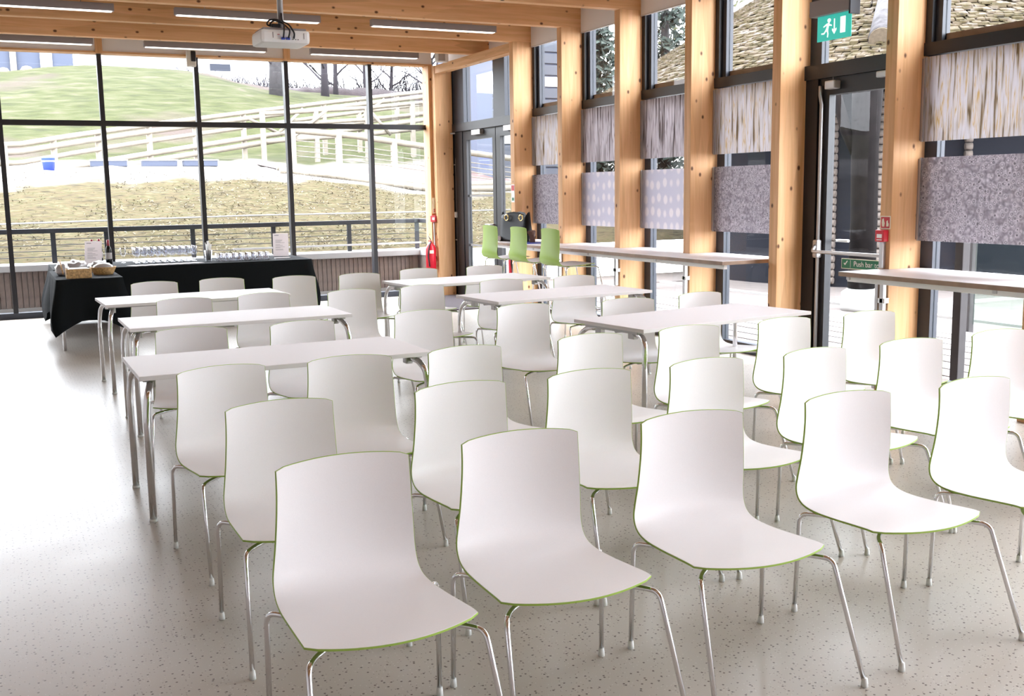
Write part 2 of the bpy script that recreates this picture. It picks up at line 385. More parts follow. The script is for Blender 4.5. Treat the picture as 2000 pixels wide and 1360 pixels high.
wr = struct('wall_right', 'window wall of tall timber posts')
post_me = MB().cbox(0, 0, 0, XG-XR, PT, ZB, .004).mesh('timber_post', 'timber_z')
for y in PY: link(post_me, 'timber_post', wr, (XR, y, 0))
corner_post = MB().cbox(XR, 15.17, 0, XG-.05, 15.42, ZB, .005).build('timber_post', 'timber_z', wr)
MB().box(XG-.05, 15.2, 0, XG+.02, 15.42, ZB).build('painted_shadow_gap', 'column_dark', wr)  # near-black strip paints in the shadow gap beside the corner post
MB().cbox(XR+.01, PY[0]+PT, 3.37, XR+.14, 15.17, ZB, .003).build('header_beam', 'timber_y', wr)
ys = [15.42, PY[0]+1.299] + PY
for a, b in zip(ys[:-1], ys[1:]):       # white boards between the beam ends above the glazing
    z0 = 3.44 if b < PY[0]-.1 else 3.5
    MB().box(XG-.065, b+PT, z0, XG-.045, a, 3.9).build('white_board', 'white_paint', wr)
    MB().box(XG-.07, b+PT, z0-.012, XG-.04, a, z0).build('board_lip', 'table_edge', wr)

wf = struct('wall_far', 'white bulkhead over the far glazing')
MB().box(XL, YF-.10, 3.53, XR+.05, YF+.1, 3.9).build('bulkhead', 'white_paint', wf)
MB().box(XL, YF-.12, 3.505, XR+.05, YF+.1, 3.53).build('bulkhead_lip', 'timber_x', wf)
MB().box(XR-.05, 15.30, 0, XR+.02, YF+.05, 3.5).build('edge_trim', 'timber_z', wf)
for x in (1.378, 2.56, 3.91): MB().box(x-.045, YF-.14, 3.50, x+.045, YF-.10, 3.9).build('timber_block', 'timber_z', wf)
wb = MB().box(XL, YB-.2, 0, XG, YB, 3.95).build('wall_back', 'wall_grey'); tag(wb, 'plain grey wall behind the seating', kind='structure')

def glazing(name, label, y, x_list, zt=2.59):
    w = struct(name, label)
    mul = MB().box(-.03, -.05, .08, .03, .07, 3.53).mesh('mullion', 'frame_black')
    for x in x_list: link(mul, 'mullion', w, (x, y, 0))
    for a, b in zip(x_list[:-1], x_list[1:]):
        MB().box(a+.03, y-.045, zt-.035, b-.03, y+.06, zt+.035).build('transom', 'frame_black', w)
        MB().box(a+.03, y+.005, .08, b-.03, y+.025, zt-.035).build('pane', 'window_glass', w)
        MB().box(a+.03, y+.005, zt+.035, b-.03, y+.025, 3.53).build('pane', 'window_glass', w)
    MB().box(x_list[0]-.03, y-.06, 0, x_list[-1]+.03, y+.08, .08).build('sill', 'frame_grey', w)
    return w
mx = [.113+1.265*k for k in range(-2, 5)] + [6.12]
glazing('window_1', 'tall black framed glazing across the far end', YF, mx)

def bay_window(n, y0, y1):       # y0 near, y1 far; between post faces
    w = struct('window_%d' % n, 'tall dark framed window between timber posts')
    for ya, yb in ((y0, y0+.10), (y1-.12, y1)): MB().box(XG-.01, ya, 0, XG+.07, yb, 3.6).build('stile', 'frame_grey', w)
    MB().box(XG-.06, y0, 2.555, XG+.07, y1, 2.65).build('transom', 'frame_black', w)
    MB().box(XG-.01, y0+.10, 0, XG+.07, y1-.12, .10).build('sill', 'frame_grey', w)
    MB().box(XG+.02, y0+.10, .10, XG+.035, y1-.12, 2.555).build('pane', 'window_glass', w)
    s = MB().box(XG-.05, y1-.06, 2.65, XG+.02, y1, 3.6).build('sash', 'frame_black', w)
    MB().box(XG-.05, y0, 2.65, XG+.02, y0+.06, 3.6).build('sash', 'frame_black', w)
    MB().box(XG+.02, y0+.10, 2.65, XG+.035, y1-.12, 3.6).build('pane', 'window_glass', w)
    MB().box(XG+.036, y0+.10, 2.65, XG+.075, y1-.12, 2.71).build('outer_sill', 'ply_core', w)
n = 2
bays = [(PY[k+1]+PT, PY[k]) for k in range(11)]
for k, (a, b) in enumerate(bays):
    if k == 4: continue
    bay_window(n, a, b); n += 1

# printed acrylic panels
def panel(k, z0, z1, print_, label):
    a, b = bays[k]; xp = XR+.27
    t = thing('printed_panel', label, 'wall panel', (xp, (a+b)/2, z0), group='printed acrylic panels between the posts')
    MB().box(0, -(b-a)/2+.005, 0, .008, (b-a)/2-.025, z1-z0).build('sheet', 'print_' + print_, t)
    MB().box(-.012, (b-a)/2-.024, .0, .012, (b-a)/2-.012, z1-z0).build('edge_strip', 'aluminium', t)
    MB().box(-.012, (b-a)/2-.012, .01, .03, (b-a)/2-.001, z1-z0-.01).build('bracket', 'luminaire_grey', t)
U, L = (1.92, 2.545), (1.17, 1.80)
panel(0, *U, 'reed_gold', 'beige reed print panel beside the black handbag, upper of its pair')
panel(0, *L, 'pebble', 'grey pebble print panel nearest the handbag, lower of its pair')
panel(1, *U, 'reed_dark', 'dark grey reed print panel in the second window from the far door')
panel(1, *L, 'droplet', 'pale lilac droplet print panel in the second window from the far door')
panel(2, *U, 'reed_dark', 'dark grey reed print panel in the third window from the far door')
panel(2, *L, 'droplet', 'pale lilac droplet print panel in the third window from the far door')
panel(3, *U, 'reed_gold', 'beige and gold reed print panel just left of the push bar door')
panel(3, *L, 'pebble', 'speckled grey pebble print panel just left of the push bar door')
panel(5, *U, 'reed_gold', 'gold reed print panel at the right edge above the ring print')
panel(5, *L, 'pebble', 'large grey ring print panel at the right edge above the counter')

# ------------------------------------------------------------------ doors
def door_one():
    d = struct('door_1', 'dark framed double door in the far right corner')
    y0, y1 = PY[0]+PT, 15.17
    MB().box(XG-.03, 14.86, 0, XG+.09, y1+.02, 2.50).build('frame_stile', 'frame_black', d)
    MB().box(XG-.03, 14.78, 2.62, XG+.09, y1+.02, 3.49).build('frame_stile', 'frame_grey', d)
    MB().box(XG-.03, y0, 0, XG+.09, y0+.12, 3.49).build('frame_stile', 'frame_black', d)
    MB().box(XG-.06, y0, 2.50, XG+.09, y1, 2.62).build('transom', 'frame_black', d)
    MB().box(XG-.03, 13.35, 2.62, XG+.06, 13.72, 3.49).build('mullion', 'frame_grey', d)
    for a, b in ((y0+.12, 13.35), (13.72, 14.78)): MB().box(XG+.02, a, 2.62, XG+.035, b, 3.49).build('pane', 'window_glass', d)
    for a, b in ((13.70, 14.86), (y0+.12, 13.68)):
        lf = MB().box(XG-.02, b-.14, .02, XG+.05, b, 2.50).build('leaf_stile', 'frame_black', d)
        MB().box(XG-.02, a, .02, XG+.05, a+.10, 2.50).build('leaf_stile', 'frame_black', d)
        MB().box(XG-.02, a+.10, .02, XG+.05, b-.14, .22).build('kick_rail', 'frame_black', d)
        MB().box(XG-.02, a+.10, 2.36, XG+.05, b-.14, 2.50).build('top_rail', 'frame_black', d)
        MB().box(XG+.015, a+.10, .22, XG+.03, b-.14, 2.36).build('pane', 'window_glass', d)
        MB().box(XG-.08, (a+b)/2-.18, 2.42, XG-.02, (a+b)/2+.12, 2.49).build('door_closer', 'aluminium', d)
    MB().tube(fillet([(XG-.02, 13.76, 1.12), (XG-.09, 13.76, 1.12), (XG-.09, 13.93, 1.12)], .03), .012).build('handle', 'aluminium', d)
    for z in (.78, 1.52): MB().box(XG+.01, 13.80, z, XG+.014, 14.72, z+.03).build('glass_band', 'tape', d)
door_one()
def door_two():
    d = struct('door_2', 'glazed exit door with push bar')
    a, b = bays[4]
    MB().box(XG-.05, b-.15, 0, XG+.09, b, 2.50).build('frame_stile', 'frame_black', d)
    MB().box(XG-.05, a, 0, XG+.09, a+.06, 2.50).build('frame_stile', 'frame_black', d)
    MB().box(XG-.07, a, 2.50, XG+.09, b, 2.62).build('transom', 'frame_black', d)
    MB().box(XG-.01, b-.14, 2.62, XG+.07, b, 3.6).build('stile', 'frame_grey', d)
    MB().box(XG+.02, a, 2.62, XG+.035, b-.14, 3.6).build('pane', 'window_glass', d)
    MB().box(XG-.03, b-.27, .02, XG+.04, b-.15, 2.50).build('leaf_stile', 'frame_black', d)
    MB().box(XG-.03, a+.06, .02, XG+.04, a+.17, 2.50).build('leaf_stile', 'frame_black', d)
    MB().box(XG-.03, a+.17, 2.36, XG+.04, b-.27, 2.50).build('top_rail', 'frame_black', d)
    MB().box(XG-.03, a+.17, .02, XG+.04, b-.27, .14).build('kick_rail', 'frame_black', d)
    MB().box(XG+.012, a+.17, .14, XG+.024, b-.27, 2.36).build('pane', 'window_glass', d)
    yb = b-.205
    MB().tube([(XG-.055, yb, .03), (XG-.055, yb, 2.28), (XG-.055, yb+.02, 2.36), (XG-.055, yb+.02, 2.44)], .016).build('bolt_rod', 'aluminium', d)
    MB().cbox(XG-.09, yb-.03, .98, XG-.03, yb+.035, 1.14, .02).build('bar_housing', 'aluminium', d)
    MB().tube(fillet([(XG-.07, yb, 1.10), (XG-.13, yb-.01, 1.04), (XG-.13, a+.10, 1.04), (XG-.05, a+.10, 1.07)], .03), .015).build('push_bar', 'aluminium', d)
    MB().tube([(XG+.05, b-.30, 1.13), (XG+.09, b-.30, 1.13), (XG+.09, b-.42, 1.13)], .013).build('outer_handle', 'white_plastic', d)
    MB().cbox(XG-.10, b-.40, 2.40, XG-.03, b-.28, 2.47, .01).build('door_closer', 'aluminium', d)
    MB().tube([(XG-.06, b-.34, 2.47), (XG-.06, b-.34, 2.56)], .004).build('closer_pin', 'aluminium', d)
    MB().cbox(XG-.10, a+.2, 2.44, XG-.03, a+.33, 2.49, .01).build('door_closer', 'aluminium', d)
    s = thing('door_sign', 'green push bar sign with white tick on the glass door', 'sign', (XG+.008, b-.43, .90))
    MB().box(0, -.62, 0, .003, 0, .088).build('board', 'sign_cream', s)
    MB().box(-.001, -.615, .006, .001, -.006, .082).build('face', 'sign_green_paint', s)
    MB().prism_x([(-.03,.045),(-.045,.030),(-.075,.065),(-.070,.072),(-.045,.044),(-.035,.052)], -.0022, -.0012).build('tick', 'sign_white', s)
    MB().box(-.0022, -.110, .012, -.0012, -.107, .076).build('divider', 'sign_white', s)
    yy_ = -.145
    for word in ('Push', 'bar', 'to', 'open'):
        me = text_mesh(word, .062, 'sign_white'); x_ = [v.co.x for v in me.vertices]
        o = link(me, 'lettering', s, (-.0022, yy_, .026)); o.rotation_euler = (PI/2, 0, -PI/2); yy_ -= max(x_)+.020
door_two()

# ------------------------------------------------------------------ chairs
EDGE = [(0,.800,.2075,.030,.014),(-.004,.74,.208,.036,.004),(-.004,.67,.211,.040,0),(.002,.58,.217,.040,0),(.012,.51,.223,.034,0),(.014,.465,.228,.026,0),
        (0,.432,.231,.016,-.002),(-.035,.412,.234,.006,-.003),(-.10,.405,.238,0,-.004),(-.20,.409,.242,-.005,-.004),(-.31,.418,.247,-.014,-.002),(-.385,.424,.250,-.036,0),(-.425,.424,.250,-.062,-.008)]
def cr(p0, p1, p2, p3, t):
    return tuple(.5*((2*b)+(-a+c)*t+(2*a-5*b+4*c-d)*t*t+(-a+3*b-3*c+d)*t**3) for a, b, c, d in zip(p0, p1, p2, p3))
def shell_rows(inset=0):
    E_ = EDGE; rows = []
    for i in range(len(E_)-1):
        p = [E_[max(i-1,0)], E_[i], E_[i+1], E_[min(i+2,len(E_)-1)]]
        for k in range(3): rows.append(cr(*p, k/3))
    rows.append(E_[-1]); NC = 17; G = []
    for ri, (y, z, w, yo, zo) in enumerate(rows):
        r = []
        for j in range(NC):
            s = -1+2*j/(NC-1); q = 1-s*s
            corner = .006*max(0, abs(s)-.87)/.13 if ri == 0 else 0
            fc = .008*max(0, abs(s)-.9)/.1 if ri == len(rows)-1 else 0
            r.append(Vector((w*s, .305+y+yo*q+fc, z+zo*q-corner)))
        G.append(r)
    return G
def shell_normals(G):
    R_, N_ = len(G), len(G[0]); out = []
    for i in range(R_):
        out.append([((G[min(i+1,R_-1)][j]-G[max(i-1,0)][j]).cross(G[i][min(j+1,N_-1)]-G[i][max(j-1,0)])).normalized() for j in range(N_)])
    return out      # points to the sitter (front / up)
def solid(G, Nn, d0, d1, inset, dz=0):
    R_, N_ = len(G), len(G[0]); mb = MB(); vs = []
    for d in (d0, d1):
        for i in range(R_):
            for j in range(N_):
                p = G[i][j] + Nn[i][j]*d
                if inset:
                    if j == 0: p = p + (G[i][1]-G[i][0]).normalized()*inset
                    if j == N_-1: p = p + (G[i][N_-2]-G[i][N_-1]).normalized()*inset
                    if i == 0: p = p + (G[1][j]-G[0][j]).normalized()*inset
                    if i == R_-1: p = p + (G[R_-2][j]-G[R_-1][j]).normalized()*inset
                vs.append(p+Vector((0,0,dz)))
    I = lambda s, i, j: s*R_*N_+i*N_+j
    fs = []
    for i in range(R_-1):
        for j in range(N_-1):
            fs.append((I(0,i,j), I(0,i+1,j), I(0,i+1,j+1), I(0,i,j+1))); fs.append((I(1,i,j), I(1,i,j+1), I(1,i+1,j+1), I(1,i+1,j)))
    mb.add(vs, fs, True)
    sd = []
    for i in range(R_-1):
        sd.append((I(0,i,0), I(1,i,0), I(1,i+1,0), I(0,i+1,0))); sd.append((I(0,i,N_-1), I(0,i+1,N_-1), I(1,i+1,N_-1), I(1,i,N_-1)))
    for j in range(N_-1):
        sd.append((I(0,0,j), I(0,0,j+1), I(1,0,j+1), I(1,0,j))); sd.append((I(0,R_-1,j), I(1,R_-1,j), I(1,R_-1,j+1), I(0,R_-1,j+1)))
    for q in sd: mb.add([vs[k] for k in q], [(0,1,2,3)], False)
    return mb
def make_chair(name, dz=0):
    t = thing(name, 'x', 'chair'); G = shell_rows(); Nn = shell_normals(G)
    if Nn[len(G)-5][8].z < 0: Nn = [[-v for v in r] for r in Nn]
    solid(G, Nn, -.0010, -.0070, 0, dz).build('outer_shell', 'shell_green', t)
    solid(G, Nn, 0, -.0018, .0014, dz).build('seat_shell', 'shell_white', t)
    zs = .385+dz
    MB().cbox(-.085, -.03, zs-.006, .085, .17, zs+.010, .004).build('mounting_plate', 'aluminium', t)
    for sx in (-1, 1):
        for front in (True, False):
            spread_ = dz*.10
            if front: pts = [(sx*.05, .05, zs), (sx*.215, -.10, zs+.002), (sx*.252, -.155, zs+.002), (sx*(.278+spread_*.3), -.295-spread_*.6, .012)]
            else: pts = [(sx*.05, .09, zs), (sx*.215, .19, zs+.004), (sx*.268, .25, zs+.006), (sx*(.272+spread_*.3), .262+spread_*.6, .012)]
            l = MB().tube(fillet(pts, .05, 6), .0083, 10).build('leg', 'chrome', t)
            f = pts[-1]
            MB().lathe([(0,0),(.0115,0),(.0108,.016),(.0092,.030),(0,.030)], 10, (f[0], f[1], 0)).build('foot_cap', 'foot_plastic', l)
    if dz:
        zf = .28; k = 1-(zf/zs)
        a = [(-.262,-.155-.152*(1-zf/zs)), (.262,-.155-.152*(1-zf/zs)), (.27,.258), (-.27,.258)]
        MB().tube([(x,y,zf) for x,y in a+[a[0]]], .007, 8).build('footrest', 'chrome', t)
    return t
chair0 = make_chair('shell_chair')
chair_data = [
    ('in the front row', 'front row of chairs', [(0.882, 3.003, -0.1), (1.491, 3.025, -3.0), (2.156, 2.994, -4.0), (2.880, 2.993, -2.0), (3.527, 2.960, 1.6)]),
    ('in the second row', 'second row of chairs', [(0.918, 3.957, 0.2), (1.674, 3.953, 2.4), (2.285, 3.942, -0.8), (2.905, 3.928, 0.6), (3.538, 3.911, 3.9), (4.176, 3.909, -2.9), (4.828, 3.909, -1.3)]),
    ('in the third row', 'third row of chairs', [(0.879, 4.922, 7.0), (1.491, 4.903, -4.6), (2.101, 4.897, 3.2), (2.871, 4.945, 2.6), (3.533, 4.952, -0.3), (4.232, 4.952, 2.6), (4.891, 4.927, -1.9)]),
    ('in the row behind the nearest tables', 'chairs behind the nearest tables', [(0.993, 6.494, -6.3), (1.660, 6.442, 4.2), (2.518, 6.565, 1.4), (3.262, 6.553, 3.0), (4.076, 6.472, -6.9), (4.765, 6.543, 4.8)]),
    ('in the row behind the middle tables', 'chairs behind the middle tables', [(1.250, 8.430, -2.0), (1.878, 8.479, 0.8), (2.576, 8.354, 3.2), (3.219, 8.403, 6.2), (4.022, 8.513, -3.9), (4.777, 8.525, -5.1)]),
    ('in the row behind the farthest tables', 'chairs behind the farthest tables', [(1.259, 10.249, -2.8), (1.884, 10.288, -9.0), (2.544, 10.114, -5.0), (3.181, 10.035, -2.9), (3.901, 10.278, -0.2), (4.652, 10.271, -1.5)]),
]
first = [True]
def place_chair(x, y, rz, label, group):
    o = chair0 if first[0] else copy_tree(chair0); first[0] = False
    dy = .305
    o.location = (x + dy*math.sin(rz), y - dy*math.cos(rz), 0); o.rotation_euler = (0, 0, rz); tag(o, label, 'chair', group)
ordw = ['first', 'second', 'third', 'fourth', 'fifth', 'sixth', 'seventh']
for rowname, group, items in chair_data:
    for i, (x, y, r) in enumerate(items):
        pos = 'leftmost' if i == 0 else ('rightmost' if i == len(items)-1 else ordw[i] + ' from the left')
        place_chair(x, y, math.radians(r), 'white shell chair, %s %s' % (pos, rowname), group)
stool0 = make_chair('bar_stool', .372)
for i, (y, pos) in enumerate(((11.84, 'farthest of three, by the glass door'), (11.05, 'middle of three, before the black handbag'), (10.26, 'nearest of three, by the brown scarf'))):
    o = stool0 if i == 0 else copy_tree(stool0)
    o.location = (5.755, y, 0); o.rotation_euler = (0, 0, PI/2)
    tag(o, 'green backed bar stool at the counter, ' + pos, 'stool', 'green bar stools at the counter')

# ------------------------------------------------------------------ tables
def make_table():
    t = thing('folding_table', 'x', 'table'); W, Dp, Z = .765, .36, .735
    MB().cbox(-W, -Dp, Z-.024, W, Dp, Z, .003).build('tabletop', 'table_white', t)
    for sx in (-1, 1):
        xe = sx*(W-.055)
        MB().cbox(xe-.03, -.27, Z-.045, xe+.03, .27, Z-.024, .006).build('cross_rail', 'aluminium', t)
        for sy in (-1, 1):
            pts = [(xe-sx*.02, sy*.17, Z-.05), (xe, sy*.285, Z-.055), (xe+sx*.02, sy*.335, Z-.10), (xe+sx*.032, sy*.345, Z-.2), (xe+sx*.032, sy*.345, .012)]
            l = MB().tube(fillet(pts, .06, 4), .0175, 12).build('leg', 'chrome', t)
            MB().lathe([(0,0),(.020,0),(.020,.014),(0,.014)], 12, (xe+sx*.032, sy*.345, 0)).build('foot_cap', 'foot_plastic', l)
        MB().cbox(xe-sx*.02-.02, -.20, Z-.085, xe-sx*.02+.02, -.14, Z-.03, .006).build('hinge_bracket', 'aluminium', t)
        MB().cbox(xe-sx*.02-.02, .14, Z-.085, xe-sx*.02+.02, .20, Z-.03, .006).build('hinge_bracket', 'aluminium', t)
    MB().tube([(-W+.07, 0, Z-.05), (W-.07, 0, Z-.05)], .014, 10).build('stretcher', 'aluminium', t)
    return t
table0 = make_table()
for i, (x, y, r, lab) in enumerate((
    (1.315, 5.665, .4, 'white folding table on the left nearest the camera'),
    (1.485, 7.66, .5, 'white folding table on the left, middle of three'),
    (1.475, 9.42, 2.0, 'white folding table on the left, farthest, before the black buffet'),
    (4.165, 9.62, 5.2, 'white folding table on the right, farthest, near the corner post'),
    (4.22, 7.87, 4.8, 'white folding table on the right, middle of three'),
    (4.25, 5.90, 7.5, 'white folding table on the right nearest the camera'))):
    o = table0 if i == 0 else copy_tree(table0)
    o.location = (x, y, 0); o.rotation_euler = (0, 0, math.radians(r)); tag(o, lab, 'table', 'white folding tables between the chairs')

# ------------------------------------------------------------------ counters along the window wall
def counter(label, y0, y1, notches, end_at_post=None):
    x0, x1, z = 5.655, XR+.30, .96
    pts = [(x0, y0), (x0, y1)]
    if end_at_post is not None: pts += [(XR-.004, y1), (XR-.004, end_at_post-.004), (x1, end_at_post-.004)]
    else: pts += [(x1, y1)]
    for p in sorted(notches, reverse=True):
        pts += [(x1, p+PT+.004), (XR-.004, p+PT+.004), (XR-.004, p-.004), (x1, p-.004)]
    pts += [(x1, y0)]; pts = pts[::-1]
    t = thing('window_counter', label, 'counter', (x0, (y0+y1)/2, 0))
    MB().prism(pts, z-.003, z).build('top_surface', 'table_white', t, True)
    MB().prism(pts, z-.034, z-.003).build('core', 'ply_core', t, True)
    MB().cbox(x0+.05, y0+.04, z-.075, x0+.085, y1-.04, z-.034, .003).build('apron', 'white_plastic', t, True)
    for p in list(notches) + ([end_at_post] if end_at_post else []):
        br = MB().cbox(XR-.06, p-.006, .55, XR-.025, p+.03, z-.034, .004).build('bracket', 'aluminium', t, True)
        MB().cbox(XR-.40, p-.006, z-.062, XR-.06, p+.03, z-.034, .004).build('bracket_arm', 'aluminium', t, True)
        MB().cbox(XR-.06, p-.02, .70, XR-.008, p+.045, .74, .004).build('clamp', 'chrome', t, True)
counter('long white counter with brown edge behind the green stools', 7.45, 12.40, PY[1:4])
counter('white counter with brown edge at the right beside the push bar door', 2.2, 6.03, [PY[6], PY[7]], PY[5])

# ------------------------------------------------------------------ luminaires
def luminaire(x0, x1, y, label):
    t = thing('strip_light', label, 'light', ((x0+x1)/2, y, 3.47), group='linear strip lights under the ceiling'); L_ = (x1-x0)/2
    MB().cbox(-L_, -.045, .010, L_, .045, .085, .004).build('housing', 'luminaire_grey', t)
    MB().cbox(-L_+.02, -.040, .004, L_-.02, .040, .012, .002).build('diffuser', 'tube_light', t)
    for sx in (-.6, .6): MB().tube([(sx*L_, 0, .085), (sx*L_, 0, .43)], .004, 6).build('hanger', 'aluminium', t)
for y, row in ((14.4, 'far row by the bulkhead'), (11.8, 'row behind the projector'), (9.2, 'third row from the far glazing'), (6.6, 'fourth row from the far glazing'), (4.0, 'fifth row from the far glazing'), (1.4, 'row above the camera')):
    for (a, b), pos in zip(((-.33, 1.23), (1.83, 3.39), (3.985, 5.545)), ('left', 'middle', 'right')):
        luminaire(a, b, y, 'grey strip light, %s one in the %s' % (pos, row))

# ------------------------------------------------------------------ projector
def projector():
    t = thing('projector', 'white ceiling projector with black cables on a grey pole', 'projector', (1.75, 7.0, 2.56))
    bm = MB().cbox(-.16, -.12, 0, .16, .16, .085, .022); bm.build('body', 'white_plastic', t)
    MB().cbox(-.14, -.10, .084, .14, .14, .098, .006).build('mount_plate', 'luminaire_grey', t)
    MB().tube([(.0, .0, .098), (0, 0, 1.34)], .019, 12).build('pole', 'aluminium', t)
    for x in (-.020, .012):
        MB().cbox(x-.012, -.136, .020, x+.012, -.119, .036, .003).build('video_plug', 'blue_plastic', t)
    for x in (.045, .062, .078): MB().lathe([(0,0),(.004,0),(.004,.004),(0,.004)], 8, (x, -.123, .022)).build('socket', 'dark_plastic', t)
    MB().box(-.055, -.122, .050, -.040, -.1195, .054).build('status_light', 'red_dull', t)
    for x in (-.085, .115): MB().box(x, -.122, .03, x+.004, -.1195, .066).build('vent_slot', 'luminaire_grey', t)
    for k, pts in enumerate(([(-.02,-.135,.03),(-.02,-.16,.07),(.0,-.09,.13),(-.06,-.05,.15),(-.085,-.03,.12),(-.05,-.02,.10)],
                             [(.012,-.135,.03),(.02,-.16,.075),(.005,-.08,.12),(-.03,-.03,.16),(-.08,-.02,.155),(-.10,-.02,.125),(-.04,0,.11)],
                             [(.05,-.125,.03),(.052,-.14,.06),(.03,-.10,.12),(.0,-.03,.15),(.0,-.025,.2)])):
        MB().tube(fillet(pts, .03, 4), .0055, 6).build('cable', 'dark_plastic', t)
    MB().cbox(-.075, -.06, .098, -.01, -.01, .128, .01).build('cable_bundle', 'dark_plastic', t)
projector()

# ------------------------------------------------------------------ exit sign, call points, extinguishers, small wall items
def exit_sign():
    x, ya, yb = 5.90, 6.235, 6.60
    t = thing('exit_sign', 'green hanging exit sign with running figure, arrow and door', 'sign', (x, (ya+yb)/2, 2.715)); w = (yb-ya)/2
    MB().cbox(-.045, -w-.02, .19, .045, w+.05, .31, .006).build('housing', 'luminaire_grey', t)
    MB().cbox(-.05, -w-.035, .16, .05, -w-.018, .32, .004).build('end_cap', 'frame_grey', t)
    MB().cbox(-.004, -w, 0, .004, w, .19, .002).build('panel', 'exit_green', t)
    P = []
    m = MB()
    m.prism_x([(.052+.02*math.cos(a*PI/5), .150+.015*math.sin(a*PI/5)) for a in range(10)], -.0055, -.0045)          # head
    MB_parts = [([(.07,.130),(.045,.138),(.060,.080),(.085,.086)]), ([(.06,.128),(.02,.112),(.022,.104),(.062,.112)]), ([(.075,.130),(.115,.110),(.112,.102),(.072,.116)]),
                ([(.085,.088),(.062,.082),(.055,.050),(.062,.022),(.072,.026),(.068,.052)]), ([(.085,.088),(.072,.078),(.105,.050),(.135,.052),(.135,.062),(.108,.062)])]
    fig = m.build('running_figure', 'exit_white', t)
    for q in MB_parts: MB().prism_x(q, -.0055, -.0045).build('figure_limb', 'exit_white', fig)
    MB().prism_x([(-.012,.155),(-.012,.075),(-.030,.085),(-.030,.070),(-.006,.040),(.018,.070),(.018,.085),(0,.075),(0,.155)], -.0055, -.0045).build('arrow', 'exit_white', t)
    MB().box(-.0055, -.125, .04, -.0045, -.070, .16).build('door_symbol', 'exit_white', t)
    for s in (-1, 1): MB().tube([(0, s*w*.7, .31), (0, s*w*.7, 1.18)], .005, 6).build('hanger', 'aluminium', t)
exit_sign()
def call_point(x, y, z, face, lab1, lab2, sign_dz):
    # face: unit offsets; sits on the inner face of a post, looking to -x
    t = thing('fire_call_point', lab1, 'alarm', (x, y, z))
    MB().cbox(-.05, -.045, 0, 0, .045, .09, .006).build('box', 'red_paint', t)
    MB().box(-.0515, -.026, .028, -.0495, .026, .058).build('glass_window', 'sign_white', t)
    MB().box(-.0515, -.026, .010, -.0495, .026, .018).build('print_bar', 'sign_white', t)
    s = thing('fire_alarm_sign', lab2, 'sign', (x, y-.01, z+sign_dz))
    MB().box(-.003, -.05, 0, 0, .05, .10).build('board', 'sign_cream', s)
    MB().box(-.0042, -.044, .008, -.0028, .044, .092).build('red_field', 'red_dull', s)
    MB().prism_x([(.030,.018),(.008,.018),(.004,.045),(.010,.06),(.016,.082),(.030,.076),(.034,.05)], -.0052, -.0043).build('hand_symbol', 'sign_cream', s)
    MB().prism_x([(-.012,.02),(-.034,.02),(-.036,.042),(-.030,.048),(-.026,.068),(-.012,.06)], -.0052, -.0043).build('flame_symbol', 'sign_cream', s)
call_point(XR, PY[5]+.062, 1.17, None, 'red fire alarm call point on the post by the push bar door', 'red and cream fire alarm sign above the call point by the push bar door', .095)
single(MB().cbox(XR-.035, PY[5]+.04, .965, XR, PY[5]+.075, 1.168, .003), 'cable_conduit', 'aluminium', 'grey conduit under the red call point by the push bar door', 'conduit', (XR-.017, PY[5]+.057, .965))
single(MB().cbox(XR-.035, PY[5]+.075, .02, XR, PY[5]+.105, .92, .003), 'cable_conduit', 'aluminium', 'grey conduit below the counter end by the push bar door', 'conduit', (XR-.017, PY[5]+.09, .02))
# corner post: call point on the side trim facing the camera
t = thing('fire_call_point', 'small red fire alarm call point on the corner post', 'alarm', (XR-.03, 15.28, 1.14))
MB().cbox(-.055, -.05, 0, .04, 0, .10, .006).build('box', 'red_paint', t); MB().box(-.045, -.0515, .03, -.005, -.0495, .07).build('glass_window', 'sign_white', t)
t = thing('fire_action_notice', 'narrow cream notice above the call point on the corner post', 'sign', (XR-.01, 15.28, 1.27))
MB().box(-.03, -.006, 0, .035, 0, .24).build('board', 'sign_cream', t)
for z in (.03, .055): MB().box(-.018, -.0075, z, .022, -.0055, z+.014).build('red_print', 'red_dull', t)
t = thing('fire_action_notice', 'small red and white notice on the post behind the handbag', 'sign', (XR, PY[0]+.05, 1.45))
MB().box(-.004, -.045, 0, 0, .045, .23).build('board', 'sign_white', t); MB().box(-.0055, -.04, .15, -.0035, .04, .22).build('red_print', 'red_dull', t); MB().box(-.0055, -.03, .02, -.0035, .03, .06).build('green_print', 'sign_green_paint', t)
t = thing('cable_conduit', 'thin grey conduit running down beside the corner post trim', 'conduit', (XR-.03, 15.26, 0))
MB().tube([(0, 0, .02), (0, 0, 1.14)], .011, 8).build('pipe', 'aluminium', t)
for z in (.45, .75): MB().cbox(-.02, -.012, z, .02, .02, z+.02, .003).build('clip', 'aluminium', t)
t = thing('cable_conduit', 'tall silver conduit with junction box on the corner post', 'conduit', (XG-.02, 15.14, 0))
MB().tube(fillet([(0,0,.02),(0,0,2.15),(.045,0,2.35),(.045,0,2.66)], .08, 5), .012, 8).build('pipe', 'aluminium', t)
MB().cbox(-.04, -.03, 1.20, .05, .02, 1.29, .012).build('junction_box', 'white_plastic', t)
MB().tube([(-.08,0,2.48),(.14,0,2.50)], .013, 8).build('arm', 'aluminium', t)
for x in (.04, .11): MB().lathe([(0,-.03),(.022,-.022),(.03,0),(.022,.022),(0,.03)], 10, (x, -.03, 2.66)).build('lamp_head', 'white_plastic', t)
for z in (.85, 2.0): MB().cbox(-.03, -.012, z, .03, .02, z+.018, .003).build('clip', 'aluminium', t)
